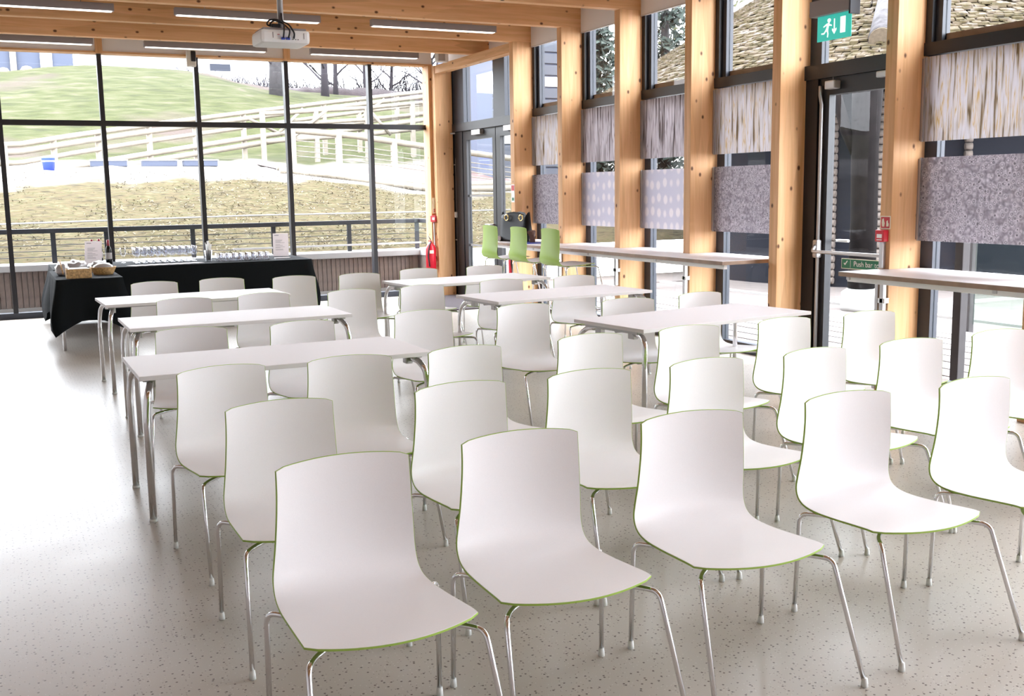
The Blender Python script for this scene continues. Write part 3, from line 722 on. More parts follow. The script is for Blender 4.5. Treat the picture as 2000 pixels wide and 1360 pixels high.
def extinguisher(loc, label, bk, h=.42):
    t = thing('fire_extinguisher', label, 'extinguisher', loc)
    MB().lathe([(0,0),(.072,0),(.078,.01),(.078,h-.09),(.066,h-.04),(.03,h-.01),(.022,h+.02),(0,h+.02)], 20).build('cylinder', 'red_paint', t)
    MB().cbox(bk[0], bk[1], h*.4, bk[2], bk[3], h*.5, .004).build('wall_bracket', 'dark_plastic', t)
    MB().cbox(-.012, -.02, h+.02, .012, .08, h+.04, .004).build('handle', 'red_dull', t)
    MB().tube([(0,.0,h+.05),(0,.05,h+.075),(0,.085,h+.10)], .008, 6).build('lever', 'dark_plastic', t)
    MB().tube(fillet([(0,-.02,h+.02),(-.04,-.06,h-.02),(-.07,-.055,h-.18),(-.05,-.065,.06)], .05, 4), .010, 8).build('hose', 'dark_plastic', t)
    for z_ in (h*.62,):
        m_ = MB(); aa = [math.radians(-125+6*k) for k in range(9)]
        m_.add([(.0795*math.cos(a), .0795*math.sin(a), z) for z in (z_, z_+.05) for a in aa], [(k, k+1, 10+k, 9+k) for k in range(8)], True); m_.build('label_patch', 'sign_cream', t)
for loc, lab, bk in (((5.985, 15.215, .40), 'tall red fire extinguisher beside the corner post', (.04, .06, .12, .085)), ((6.18, 12.68, .43), 'red fire extinguisher below the counter behind the green stools', (-.03, -.11, .03, -.06))):
    extinguisher(loc, lab, bk)
t = thing('motion_sensor', 'beige sensor with dark lens on the far glazing bar', 'sensor', (2.56, YF-.14, 3.36))
MB().cbox(-.065, -.07, 0, .065, -.002, .235, .02).build('casing', 'beige_plastic', t); MB().cbox(-.005, -.085, .07, .06, -.06, .21, .012).build('lens', 'dark_plastic', t)
t = thing('wall_speaker', 'white box speaker under the beam by the corner post', 'speaker', (6.0, 14.62, 3.47))
MB().cbox(-.09, -.06, 0, .09, .06, .13, .02).build('casing', 'white_plastic', t); MB().cbox(-.072, -.066, .015, .03, -.058, .115, .003).build('grille', 'aluminium', t)
MB().box(-.02, -.02, .13, .02, .02, .43).build('bracket', 'aluminium', t)
single(MB().cbox(5.35, 13.1, .001, 6.36, 15.0, .014, .004), 'doormat', 'doormat', 'dark brown doormat inside the far glass door', 'mat', (5.85, 14.05, .001))

# ------------------------------------------------------------------ buffet
def drape(t, x0, x1, y0, y1, z, zh, corner, seed, flare=.05):
    rnd = random.Random(seed); per = []
    n = 26
    def side(ax, ay, bx, by, nx, ny):
        L_ = math.hypot(bx-ax, by-ay); m = max(8, int(L_/.07))
        return [(ax+(bx-ax)*k/m, ay+(by-ay)*k/m, nx, ny, min(k, m-k)/m*L_) for k in range(m)]
    per = side(x0,y0,x1,y0,0,-1)+side(x1,y0,x1,y1,1,0)+side(x1,y1,x0,y1,0,1)+side(x0,y1,x0,y0,-1,0)
    N_ = len(per); ph = [rnd.uniform(0, 6.28) for _ in range(3)]
    rows = 9; vs = []; 
    cx, cy = (x0+x1)/2, (y0+y1)/2
    for r in range(rows+1):
        q = r/rows
        for k, (x, y, nx, ny, dc) in enumerate(per):
            near = max(0, 1-dc/.24)
            sx, sy = (1 if x > cx else -1), (1 if y > cy else -1)
            a = 2*PI*k/N_
            wv = (.022*math.sin(9*a+ph[0])+.014*math.sin(17*a+ph[1]))*q
            ox = nx*(.006+flare*q*.6+wv)+sx*near*near*flare*1.6*q*(.5+abs(math.sin(3*q)))
            oy = ny*(.006+flare*q*.6+wv)+sy*near*near*flare*1.6*q*(.5+abs(math.sin(3*q)))
            zz = z-(z-zh)*q - corner*near**1.5*q
            vs.append((x+ox, y+oy, zz if r else z))
    fs = [(r*N_+k, r*N_+(k+1)%N_, (r+1)*N_+(k+1)%N_, (r+1)*N_+k) for r in range(rows) for k in range(N_)]
    mb = MB(); mb.add(vs, fs, True); mb.f.append(tuple(range(N_))); mb.sm.append(False)
    return mb.build('cloth', 'black_cloth', t, True)
BZ = .752
def buffet_table(name, label, clab, x0, x1, y0, y1, zh, corner, seed):
    t = thing(name, label, 'table', ((x0+x1)/2, (y0+y1)/2, 0))
    MB().cbox(x0+.01, y0+.01, .722, x1-.01, y1-.01, .746, .003).build('tabletop', 'table_white', t, True)
    for x in (x0+.035, x1-.035):
        for y in (y0+.03, y1-.10):
            MB().tube([(x, y, .0), (x, y, .722)], .0175, 10).build('leg', 'chrome', t, True)
    c = thing('tablecloth', clab, 'tablecloth', ((x0+x1)/2, (y0+y1)/2, 0)); drape(c, x0, x1, y0, y1, BZ, zh, corner, seed)
buffet_table('buffet_table', 'narrow buffet table with chrome legs under black cloth, bread baskets on it', 'black cloth with hanging corners on the small front buffet table', 0.49, 1.14, 11.90, 13.42, .31, .15, 3)
buffet_table('buffet_table', 'long buffet table by the far glazing carrying the glasses', 'black cloth draped over the long buffet table of glasses', .54, 3.66, 13.60, 14.80, .14, .06, 5)
# bread tray, basket, wrapped bread
t = thing('bread_tray', 'rectangular brown wicker tray on the black buffet cloth', 'tray', (.72, 12.07, BZ))
MB().box(-.12, -.085, .0, .12, .085, .012).build('base', 'wicker', t)
for a in ((-.125,-.09,.125,-.078), (-.125,.078,.125,.09)): MB().cbox(a[0], a[1], 0, a[2], a[3], .10, .005).build('side', 'wicker', t)
for a in ((-.125,-.078,-.113,.078), (.113,-.078,.125,.078)): MB().cbox(a[0], a[1], 0, a[2], a[3], .10, .005).build('side', 'wicker', t)
MB().cbox(-.11, -.075, .012, .11, .075, .108, .03).build('wrapped_food', 'bread_bag', t)
t = thing('bread_basket', 'oval wicker basket right of the brown tray', 'basket', (1.0, 12.45, BZ))
MB().lathe([(0,0),(.10,0),(.115,.03),(.135,.075),(.14,.085),(.128,.085),(.105,.03),(.09,.012),(0,.012)], 24).build('bowl', 'wicker', t)
MB().lathe([(0,.13),(.05,.125),(.10,.10),(.115,.07),(.09,.03),(0,.03)], 18).build('wrapped_bread', 'bread_bag', t)
def blob(label, loc, r, seed):
    rnd = random.Random(seed); bm = bmesh.new(); bmesh.ops.create_icosphere(bm, subdivisions=3, radius=1)
    k = [rnd.uniform(0, 6) for _ in range(3)]
    for v in bm.verts:
        f = 1+.10*math.sin(7*v.co.x+k[0])*math.sin(6*v.co.y+k[1])+.06*math.sin(13*v.co.z+k[2])
        v.co = Vector((v.co.x*r[0]*f, v.co.y*r[1]*f, max(0, (v.co.z*.9+.75)*r[2]*f)))
    mb = MB(); bm.verts.index_update(); mb.add([v.co[:] for v in bm.verts], [[v.index for v in f.verts] for f in bm.faces], True); bm.free()
    o = mb.build('wrapped_loaf', 'bread_bag'); o.location = loc; tag(o, label, 'food', 'film wrapped food on the buffet')
blob('grey film wrapped loaf at the left edge of the black cloth', (.585, 12.55, BZ), (.075, .12, .085), 1)
blob('large film wrapped loaf behind the brown tray', (.74, 12.95, BZ), (.13, .14, .085), 2)
blob('film wrapped loaf behind the oval basket', (1.0, 13.0, BZ), (.12, .12, .07), 4)
single(MB().tube([(.575, 12.20, .79), (.56, 12.42, .93)], [.006, .009], 8), 'wooden_spoon', 'wicker', 'wooden spoon handle leaning out of the brown tray', 'utensil', (.56, 12.42, .79))
def sheet_holder(loc, rz, w, h, label):
    t = thing('menu_stand', label, 'sign', loc, rz)
    tilt = .25
    def bar(u0, v0, u1, v1, d0, d1):
        q = lambda u, v, d: (u, v*math.sin(tilt)+d*math.cos(tilt), v*math.cos(tilt)-d*math.sin(tilt)+.006)
        pts = [q(u,v,d) for d in (d0,d1) for u,v in ((u0,v0),(u1,v0),(u1,v1),(u0,v1))]
        return MB().add(pts, [(0,3,2,1),(4,5,6,7),(0,1,5,4),(1,2,6,5),(2,3,7,6),(3,0,4,7)])
    bar(-w/2, 0, w/2, h, 0, .003).build('sheet', 'paper', t)
    MB().box(-w/2, -.03, 0, w/2, .09, .005).build('foot', 'tableware_glass', t)
    rnd = random.Random(9)
    bar(-w*.40, h*.90, -w*.12, h*.93, -.001, 0).build('heading_line', 'print_grey', t)
    for k, v in enumerate((.70, .66, .62, .58, .50, .46, .40, .36, .30, .26)):
        bar(-w*.34, h*v, w*rnd.uniform(-.05, .3), h*(v+.012), -.001, 0).build('text_line', 'print_grey', t)
sheet_holder((1.03, 14.25, BZ), -.35, .21, .30, 'white printed menu sheet in a stand beside the wine bottle')
sheet_holder((3.46, 14.42, BZ), -.30, .21, .32, 'white printed menu sheet in a stand at the right end of the buffet')
def bottle(loc, label):
    t = thing('wine_bottle', label, 'bottle', loc, group='red wine bottles on the buffet')
    MB().lathe([(0,0),(.037,0),(.0385,.01),(.0385,.185),(.030,.215),(.0155,.24),(.0145,.30),(0,.30)], 18).build('body', 'wine_glass_dark', t)
    MB().lathe([(.0152,.235),(.0162,.237),(.0162,.312),(0,.314)], 14).build('foil_capsule', 'wine_foil', t)
    MB().lathe([(.0388,.07),(.0392,.071),(.0392,.15),(.0388,.151)], 18).build('bottle_label', 'paper', t)
bottle((1.22, 14.22, BZ), 'dark wine bottle with red foil right of the menu sheet')
bottle((1.05, 14.52, BZ), 'dark wine bottle with red foil behind the menu sheet, left one')
bottle((1.14, 14.56, BZ), 'dark wine bottle with red foil behind the menu sheet, right one')
wg_me = MB().lathe([(0,.0),(.034,.001),(.030,.005),(.006,.010),(.0045,.075),(.010,.085),(.030,.105),(.040,.135),(.0385,.165),(.034,.195),(.0325,.195),(.037,.165),(.0385,.135),(.029,.108),(.0,.09)], 14).mesh('wine_glass', 'tableware_glass')
tb_me = MB().lathe([(0,0),(.031,0),(.033,.01),(.038,.10),(.0365,.10),(.0315,.014),(0,.012)], 14).mesh('tumbler', 'tableware_glass')
def glass(me, name, x, y, label, group): tag(link(me, name, None, (x, y, BZ)), label, 'glass', group)
glass(wg_me, 'wine_glass', 1.41, 14.42, 'single wine glass standing apart beside the wine bottles', None)
rows_ = ('front', 'second', 'third', 'back'); nth = ['first', 'second', 'third', 'fourth', 'fifth', 'sixth', 'seventh', 'eighth', 'ninth', 'tenth']
for j in range(4):
    for i in range(9):
        glass(wg_me, 'wine_glass', 1.57+i*.088+random.uniform(-.006, .006), 14.24+j*.10+random.uniform(-.006, .006), 'clear wine glass on the buffet, %s row, %s from the left' % (rows_[j], nth[i]), 'wine glasses on the buffet')
for j in range(3):
    for i in range(8):
        glass(tb_me, 'tumbler', 2.54+i*.085+random.uniform(-.005, .005), 13.86+j*.09+random.uniform(-.005, .005), 'clear straight tumbler on the buffet, %s row, %s from the left' % (rows_[j] if j < 2 else 'back', nth[i]), 'tumblers on the buffet')
nap = MB().cbox(-.055, -.09, 0, .055, .09, .006, .002).mesh('napkin', 'paper')
for i in range(8):
    o = link(nap, 'folded_napkin', None, (1.47+i*.107, 13.72+i*.012, BZ)); o.rotation_euler = (0, 0, .55)
    tag(o, 'white folded napkin fanned before the wine glasses, %s from the left' % nth[i], 'napkin', 'folded napkins on the buffet')
t = thing('cutlery_cup', 'glass cup of white straws between wine glasses and tumblers', 'cup', (2.43, 14.10, BZ))
MB().lathe([(0,0),(.042,0),(.045,.01),(.052,.14),(.050,.14),(.043,.012),(0,.01)], 16).build('cup', 'tableware_glass', t)
for i in range(16):
    a = i*2.4; r = .012+.022*(i % 3)/2
    MB().tube([(r*math.cos(a)*.7, r*math.sin(a)*.7, .012), (1.35*r*math.cos(a), 1.35*r*math.sin(a), .20+.02*(i % 4))], .0045, 5).build('straw', 'white_plastic', t)
single(MB().cbox(3.28, 13.98, BZ, 3.48, 14.07, BZ+.012, .003), 'paper_stack', 'paper', 'small white paper stack before the right menu sheet', 'paper', (3.38, 14.02, BZ))

# ------------------------------------------------------------------ things on the counter
def handbag():
    t = thing('handbag', 'black leather handbag with gold eyelets on the counter', 'bag', (5.95, 12.13, .96), .25)
    G = []; nu, nv = 28, 12; vs = []
    for j in range(nv+1):
        q = j/nv
        for i in range(nu):
            a = 2*PI*i/nu; cx, sy = math.cos(a), math.sin(a)
            top = .34+.035*math.cos(4*a)*q**3
            w = .285*(1-.10*q); d = .115*(1-.55*q)+.02*math.sin(3*a+1)*q
            vs.append((d*math.copysign(abs(cx)**.7, cx), w*math.copysign(abs(sy)**.6, sy), top*q))
    fs = [(j*nu+i, j*nu+(i+1)%nu, (j+1)*nu+(i+1)%nu, (j+1)*nu+i) for j in range(nv) for i in range(nu)]
    mb = MB(); mb.add(vs, fs, True); mb.f.append(tuple(reversed(range(nu)))); mb.f.append(tuple(nv*nu+i for i in range(nu))); mb.sm += [False, False]
    mb.build('body', 'leather_black', t)
    for y in (-.19, .09):
        ring = [(-.083-.01*0, y+.036*math.cos(k*PI/8), 0.30+.036*math.sin(k*PI/8)) for k in range(17)]
        MB().tube(ring, .008, 8).build('eyelet', 'gold_metal', t)
handbag()
def scarf():
    t = thing('folded_scarf', 'brown folded scarf heaped on the counter beside the handbag', 'scarf', (5.93, 11.60, .97))
    for k in range(5):
        z = k*.026; pts = [(-.10+.01*math.sin(k), -.16+.02*k, z+.016), (-.04, -.05, z+.022), (.0, .05, z+.018+.006*(k % 2)), (.06, .17-.015*k, z+.014)]
        MB().tube(fillet(pts, .05, 4), [.034-.003*k]*len(fillet(pts, .05, 4)), 10).build('fold', 'scarf_brown', t)
scarf()
single(MB().cbox(5.70, 11.35, .961, 5.93, 11.68, .972, .002), 'folder', 'blue_plastic', 'flat blue folder on the counter under the brown scarf', 'folder', (5.8, 11.5, .961))
t = thing('paper_roll', 'pale rolled paper lying at the far end of the counter', 'paper', (5.80, 12.33, .961))
MB().tube([(-.09,-.04,.032), (.12,.03,.032)], .032, 14).build('roll', 'paper', t)

# ------------------------------------------------------------------ outside: far side
def crest(x):
    pts = [(-40, 6.2), (-10, 6.8), (.6, 7.12), (2.6, 7.37), (4.8, 7.49), (8.1, 7.45), (9.3, 7.3), (11.2, 6.84), (13.2, 6.65), (16.8, 6.40), (20.8, 6.2), (60, 5.5)]
    for (a, za), (b, zb) in zip(pts[:-1], pts[1:]):
        if a <= x <= b: return za+(zb-za)*(x-a)/(b-a)
    return pts[0][1] if x < 0 else pts[-1][1]
def sst(a, b, x): q = min(1, max(0, (x-a)/(b-a))); return q*q*(3-2*q)
def ground(x, y):
    s = .205-.07*sst(5.5, 10.5, x)
    z25 = .60+7.4*s
    if y <= 24.6: return .60+s*(y-17.2)
    z34 = 2.80+.06*max(0, x-8)
    if y <= 34: return z25+(z34-z25)*((y-24.6)/9.4)**1.1
    if y <= 52: q = (y-34)/18; return z34+(crest(x)-z34)*(q*.75+.25*(1-(1-q)**2))
    return crest(x)-.09*(y-52)
mb = MB(); xs = [-26+.75*i for i in range(110)]; yy = [17.2+.62*i for i in range(76)]; rnd = random.Random(3)
vs = [(x, y, ground(x, y)+(rnd.uniform(-.05, .05) if y > 17.5 else 0)) for y in yy for x in xs]
n_ = len(xs)
mb.add(vs, [(j*n_+i, j*n_+i+1, (j+1)*n_+i+1, (j+1)*n_+i) for j in range(len(yy)-1) for i in range(n_-1)], True)
tag(mb.build('ground', 'rough_ground'), 'rough grass bank, pale path and green mound outside', kind='structure')
tuft = MB(); rnd = random.Random(11)
for k in range(9000):
    y = 17.5+7.4*rnd.random()**1.2; x = rnd.uniform(-.5, .45*y+1)
    z = ground(x, y); h = rnd.uniform(.012, .04); a = rnd.uniform(0, 6.28); l = rnd.uniform(.05, .16)
    dx, dy = math.cos(a), math.sin(a)
    tuft.add([(x-dy*.010, y+dx*.010, z), (x+dy*.010, y-dx*.010, z), (x+dx*l, y+dy*l, z+h)], [(0, 1, 2)])
tag(tuft.build('straw_grass', 'grass_blade'), 'loose straw coloured grass on the near bank', 'grass', kind='stuff')

gp = MB().box(-30, 15.58, -.3, 60, 17.25, -.04).build('paving_far', 'paving'); tag(gp, 'narrow pale terrace outside the far glazing', kind='structure')
# clad planter wall with coping and railing
pw = thing('planter_wall', 'low wall clad in grey boards with white coping outside the far glazing', 'wall', (2.2, 16.75, 0))
MB().box(-4.2, 16.78, -.04, 6.36, 17.2, .55).build('core', 'kerb', pw, True)
MB().cbox(-4.2, 16.66, .55, 6.36, 17.25, .645, .01).build('coping', 'coping', pw, True)
MB().cbox(6.36, 15.75, .55, 6.72, 17.25, .645, .01).build('coping', 'coping', pw, True)
MB().box(6.40, 15.75, -.04, 6.72, 17.2, .55).build('core', 'kerb', pw, True)
MB().box(-4.2, 16.71, -.04, 6.36, 16.75, .02).build('plinth', 'kerb', pw, True)
bmesh_board = MB().cbox(0, 0, 0, .068, .024, .53, .004).mesh('board', 'board_grey')
for i in range(100):
    x = -1.2+.0755*i
    if x > 6.26: break
    link(bmesh_board, 'board', pw, (x-2.2, 16.752-16.75+random.uniform(-.004, .004), .02))
for i in range(12): 
    o = link(bmesh_board, 'board', pw, (6.40-2.2, 15.78+.0755*i-16.75, .02)); o.rotation_euler = (0, 0, PI/2)
rl = thing('railing', 'dark steel railing with thin cables on the planter wall', 'railing', (2.2, 16.95, .645))
MB().cbox(-4.2, 16.92, 1.085, 6.45, 16.98, 1.155, .006).build('top_rail', 'rail_dark', rl, True)
MB().cbox(6.45, 15.8, 1.085, 6.51, 16.98, 1.155, .006).build('top_rail', 'rail_dark', rl, True)
for x in [-1.83, -.56, .70, 1.44, 2.70, 3.96, 5.22, 6.42]: MB().cbox(x-.035, 16.93, .645, x+.035, 16.97, 1.085, .004).build('rail_post', 'rail_dark', rl, True)
for z in (.74, .825, .91, .995): MB().tube([(-4.2, 16.95, z), (6.48, 16.95, z), (6.48, 15.8, z)], .006, 6).build('cable', 'cable', rl, True)
MB().cbox(3.3, 16.90, .735, 6.48, 16.92, .765, .003).build('foot_bar', 'coping', rl, True)
single(MB().tube([(-1, 18.6, ground(0,18.6)+.30), (4, 18.8, ground(4,18.8)+.31), (9, 18.6, ground(9,18.6)+.42)], .014, 6), 'tape_line', 'tape', 'thin white tape line stretched across the straw bank', 'tape', (4, 18.8, 0))

# fences
def fence(label, pts, heights, npost, rails, name='timber_fence', braces=()):
    a = pts[0]; t = thing(name, label, 'fence', (a[0], a[1], 0))
    def lerp(u):
        u = u*(len(pts)-1); i = min(int(u), len(pts)-2); q = u-i
        return tuple(pts[i][k]+(pts[i+1][k]-pts[i][k])*q for k in range(2)) + (heights[i]+(heights[i+1]-heights[i])*q,)
    for k in range(npost):
        x, y, z = lerp(k/(npost-1)); MB().cbox(x-.07, y-.07, min(ground(x, y), z-1)-.1, x+.07, y+.07, z+.05, .015).build('post', 'fence_wood', t, True)
    for dz, th, dy in rails:
        m = 12; P = [lerp(k/m) for k in range(m+1)]
        MB().tube([(x, y+dy, z+dz) for x, y, z in P], th, 8).build('rail', 'fence_wood', t, True)
    for u0, u1, d0, d1 in braces:
        p, q = lerp(u0), lerp(u1); MB().tube([(p[0], p[1]-.1, p[2]+d0), (q[0], q[1]-.1, q[2]+d1)], .05, 8).build('brace', 'fence_wood', t, True)
fence('long pale timber ramp fence climbing to the right below the green mound', [(-3.5,26),(.24,27),(2.43,29),(5.18,31),(8.31,33),(10.96,34),(13.99,35),(18,36)], [2.6,2.77,3.24,3.73,4.26,4.66,5.1,5.5], 15,
      [(0,.065,-.05),(-.17,.075,-.06),(-.42,.06,0),(-.75,.075,-.06),(-.95,.08,-.08)], braces=((.50,.56,-.1,-.8),(.60,.55,-.1,-.8),(.70,.76,-.75,-.1)))
fence('second timber fence line behind the ramp at the right', [(7.2,31.5),(10.5,31.8),(13.6,32)], [3.95,4.2,4.55], 5, [(0,.06,0),(-.35,.06,0),(-.8,.07,0)], braces=((.1,.3,-.9,0),(.62,.5,-.9,0)))
fence('near timber pen fence sloping down to the right', [(6.4,25),(7.9,25),(9.96,25),(12.4,25)], [3.1,2.98,2.70,2.40], 5, [(0,.075,0),(-.48,.012,0),(-.24,.012,0),(-.36,.012,0),(-.60,.012,0)])
t = thing('edging_log', 'lower round edging log along the front of the pen', 'log', (6.2, 24.8, 2.2)); MB().tube([(x_, 24.72, ground(x_, 24.72)+.05) for x_ in (6.0, 7.2, 8.4, 9.6, 10.8, 12.5)], .085, 10).build('log', 'fence_wood', t, True)
t = thing('edging_log', 'upper round edging log along the front of the pen', 'log', (6.2, 25.1, 2.3)); MB().tube([(x_, 25.0, ground(x_, 25.0)+.13) for x_ in (6.0, 7.2, 8.4, 9.6, 10.8, 12.5)], .085, 10).build('log', 'fence_wood', t, True)
mb = MB(); PX = [6.4+.5*i for i in range(14)]; PYS = [25.3+.5*i for i in range(10)]
mb.add([(x, y, ground(x, y)+.03) for y in PYS for x in PX], [(j*14+i, j*14+i+1, (j+1)*14+i+1, (j+1)*14+i) for j in range(9) for i in range(13)], True)
tag(mb.build('pen_soil', 'pen_soil'), 'reddish bare soil inside the timber pen', 'soil', kind='stuff')
t = thing('plastic_bucket', 'blue bucket standing at the foot of the far timber fence', 'bucket', (1.10, 25.9, ground(1.1, 25.9)))
MB().lathe([(0,0),(.115,0),(.145,.28),(.15,.29),(.138,.285),(.105,.01),(0,.01)], 18).build('bucket_body', 'blue_plastic', t); MB().lathe([(.135,.20),(.15,.205),(.15,.225),(.138,.23)], 18).build('rim_band', 'white_plastic', t)
for k, (x, lab) in enumerate(((2.55, 'shallow blue grey trough on the pale path, left one'), (3.75, 'shallow blue grey trough on the pale path, middle one'), (4.75, 'shallow blue grey trough on the pale path, right one'))):
    z = ground(x, 28.0); tr = thing('feed_trough', lab, 'trough', (x, 28.0, z), group='troughs on the pale path')
    MB().cbox(-.42, -.16, 0, .42, .16, .16, .02).build('basin', 'house_blue', tr); MB().cbox(-.44, -.18, .14, .44, .18, .17, .01).build('rim', 'white_plastic', tr)

# trees and hedge
def tree(label, x, y, h, r, seed, depth=4, lean=0, mat='trunk_bark'):
    rnd = random.Random(seed); z = ground(x, y)-.3; t = thing('bare_tree', label, 'tree', (x, y, z), group='bare trees beyond the mound')
    tr = MB(); br = MB()
    P = [(lean*q*q*h, .05*math.sin(4*q+seed), q*h) for q in [k/6 for k in range(7)]]
    tr.tube(P, [r*(1.25 if k == 0 else 1)*(1-.55*k/6) for k in range(7)], 12); tr.build('trunk', mat, t)
    def grow(p, d, l, rad, lev):
        q = p+d*l; mid = p+d*l*.5+Vector((rnd.uniform(-1,1), rnd.uniform(-1,1), rnd.uniform(-1,1)))*l*.10
        br.tube([p, mid, q], [rad, rad*.8, rad*.55], 5, False)
        if lev == 0: return
        for _ in range(rnd.choice((2, 3))):
            nd_ = (d+Vector((rnd.uniform(-1,1), rnd.uniform(-1,1), rnd.uniform(-.2,.8)))*.75).normalized(); grow(q, nd_, l*rnd.uniform(.6,.85), rad*.58, lev-1)
    for k in range(14):
        q = .10+.85*k/13; p = Vector((lean*q*q*h, 0, q*h)); a = k*2.4+seed
        grow(p, Vector((math.cos(a), math.sin(a), .7)).normalized(), h*.15, min(.07, r*.5), depth)
    br.build('branches', mat if mat == 'twig' else 'twig', t)
tree('thick grey tree trunk standing on the mound slope', 11.2, 46, 9, .29, 1, 3)
for i, (x, y, h, r, s, ln, lab) in enumerate(((14.2, 49, 9, .17, 2, 0, 'slim bare tree just right of the thick trunk'), (15.6, 52, 7, .12, 3, .05, 'small twisted bare tree, third from the left'), (18.1, 55, 9, .10, 4, 0, 'thin straight bare tree in the middle'),
        (19.9, 56, 6, .12, 5, .1, 'short bare tree with many twigs, fifth from the left'), (21.4, 54, 8, .13, 6, -.06, 'leaning bare tree near the glazing edge'), (20.6, 47, 10, .34, 7, .04, 'large bare tree with heavy fork at the right'), (19.2, 47.5, 9, .15, 8, .25, 'bare tree leaning right beside the heavy fork'), (22.6, 50, 9, .24, 9, 0, 'bare tree farthest right behind the ramp'))):
    tree(lab, x, y, h, r, s, 4, ln, 'trunk_bark' if r > .2 else 'twig')
hg = MB(); rnd = random.Random(21)
for k in range(1500):
    x = rnd.uniform(8.8, 30); y = 56+rnd.uniform(-.5, .5); z = ground(x, y)-.2; h = rnd.uniform(.7, 1.2+.13*min(12, max(0, x-9)))
    hg.tube([(x, y, z), (x+rnd.uniform(-.25,.25), y, z+h*.6), (x+rnd.uniform(-.5,.5), y, z+h)], [.032, .024, .010], 4, False)
tag(hg.build('twig_hedge', 'twig'), 'line of bare twigs behind the mound', 'hedge', kind='stuff')
hb = thing('hedge_bank', 'low brown hedge bank behind the mound at the right', 'hedge', (20, 54.5, 6))
m = MB(); XS = [13.2+.4*i for i in range(45)]; prof = [(-.9,-.6),(-.75,.3),(-.3,.68),(.3,.62),(.8,-.6)]; rnd = random.Random(5)
m.add([(x, 53.6+a+rnd.uniform(-.1,.1), ground(x, 53.6)+b*(.5+.5*sst(13, 16, x))+rnd.uniform(-.1,.1)) for x in XS for a, b in prof], [(i*5+k, i*5+k+1, (i+1)*5+k+1, (i+1)*5+k) for i in range(44) for k in range(4)], True)
m.build('hedge_body', 'hedge_brown', hb, True)
# buildings on the skyline
t = thing('white_house', 'white clapboard house on the skyline behind the mound', 'house', (7.4, 60, 6.3))
MB().box(4.6, 59.6, 5.9, 10.3, 64, 9.8).build('wall', 'house_white', t, True)
for i in range(8): MB().cbox(4.6, 59.56, 7.9+.24*i, 10.3, 59.61, 8.11+.24*i, .01).build('clapboard', 'house_white', t, True)
MB().prism_x([(59.2,9.8),(64.4,9.8),(61.8,11.8)], 4.3, 10.6).build('roof', 'slate', t, True)
t = thing('far_house', 'pale house with small dark window behind the thick trunk', 'house', (13.2, 66, 6))
MB().box(10.9, 66, 5.5, 17.0, 71, 11.2).build('wall', 'house_white', t, True); w = MB().box(12.1, 65.95, 9.0, 13.3, 66.02, 9.4).build('window', 'slate', t, True)
MB().prism_x([(65.5,11.2),(71.5,11.2),(68.5,13.5)], 10.6, 17.3).build('roof', 'slate', t, True)
t = thing('blue_shed', 'blue grey shed with clutter on top of the mound', 'shed', (2, 57, 6.8))
MB().box(-3.5, 57, 6.5, 3.9, 60, 9.6).build('wall', 'house_blue', t, True)
MB().box(-3.8, 56.7, 9.6, 4.1, 60.3, 9.75).build('roof', 'slate', t, True)
for x in (-1.0, 1.22, 2.55): MB().box(x-.14, 56.8, 6.6, x+.14, 57.0, 9.6).build('door_post', 'fence_wood' if x < 2 else 'house_white', t, True)
MB().box(2.55, 56.9, 6.6, 2.95, 56.99, 9.6).build('white_panel', 'house_white', t, True)
for x, y, r, lab in ((.75, 55.6, .36, 'white sack on the mound top, left one'), (1.75, 55.7, .38, 'white sack on the mound top, right one')):
    z = ground(x, y); o = single(MB().lathe([(0,0),(r,0),(r*1.1,.2),(r,.55),(r*.5,.85),(0,.9)], 12, (x, y, z-.05)), 'feed_sack', 'house_white', lab, 'sack', (x, y, z-.05), 'sacks by the shed')
single(MB().cbox(3.35, 55.4, ground(3.5,55.4)-.1, 3.95, 55.9, ground(3.5,55.4)+.5, .03), 'storage_box', 'house_white', 'small white box beside the shed on the mound', 'box', (3.65, 55.6, ground(3.5,55.4)-.1))

# ------------------------------------------------------------------ outside: right side
tag(MB().box(XG+.02, -12, -.3, 10.5, 15.6, -.05).build('paving_right', 'paving'), 'pinkish terrace paving outside the window wall', kind='structure')
tag(MB().box(10.5, -12, -.3, 60, 17.25, -.06).build('paving_lawn', 'paving'), 'pale yard beyond the terrace kerb', kind='structure')
single(MB().box(10.46, -12, -.06, 10.56, 15.6, -.02), 'terrace_kerb', 'kerb', 'pale kerb line along the terrace', 'kerb', (10.5, 2, -.06))
single(MB().box(10.6, 10.36, -.06, 16, 10.46, -.025), 'terrace_kerb', 'kerb', 'pale kerb line crossing towards the round house', 'kerb', (13, 10.4, -.06))
for i in range(10): # deck strips by the window
    o = single(MB().cbox(6.62+.30*i, -8, -.05, 6.88+.30*i, 15.5, -.03, .004), 'paving_strip', 'kerb' if i % 2 else 'paving', 'terrace paving strip, %s out from the window wall' % (nth[i]), 'paving', (6.75+.30*i, 4, -.05), 'terrace paving strips')
for x, y, h, lab in ((6.98, 6.05, 1.15, 'brown balustrade post just outside the right window'), (9.65, 8.24, 1.15, 'brown balustrade post farther out on the terrace')):
    single(MB().cbox(x-.04, y-.04, -.05, x+.04, y+.04, h, .006), 'balustrade_post', 'post_brown', lab, 'post', (x, y, -.05))
bp = thing('glass_balustrade', 'greenish glass balustrade panel on the terrace', 'balustrade', (9.65, 6.6, -.05))
MB().box(9.64, 4.6, .05, 9.66, 8.18, 1.0).build('pane', 'balustrade_glass', bp, True); MB().cbox(9.62, 4.6, 1.0, 9.68, 8.2, 1.04, .006).build('rail', 'aluminium', bp, True)
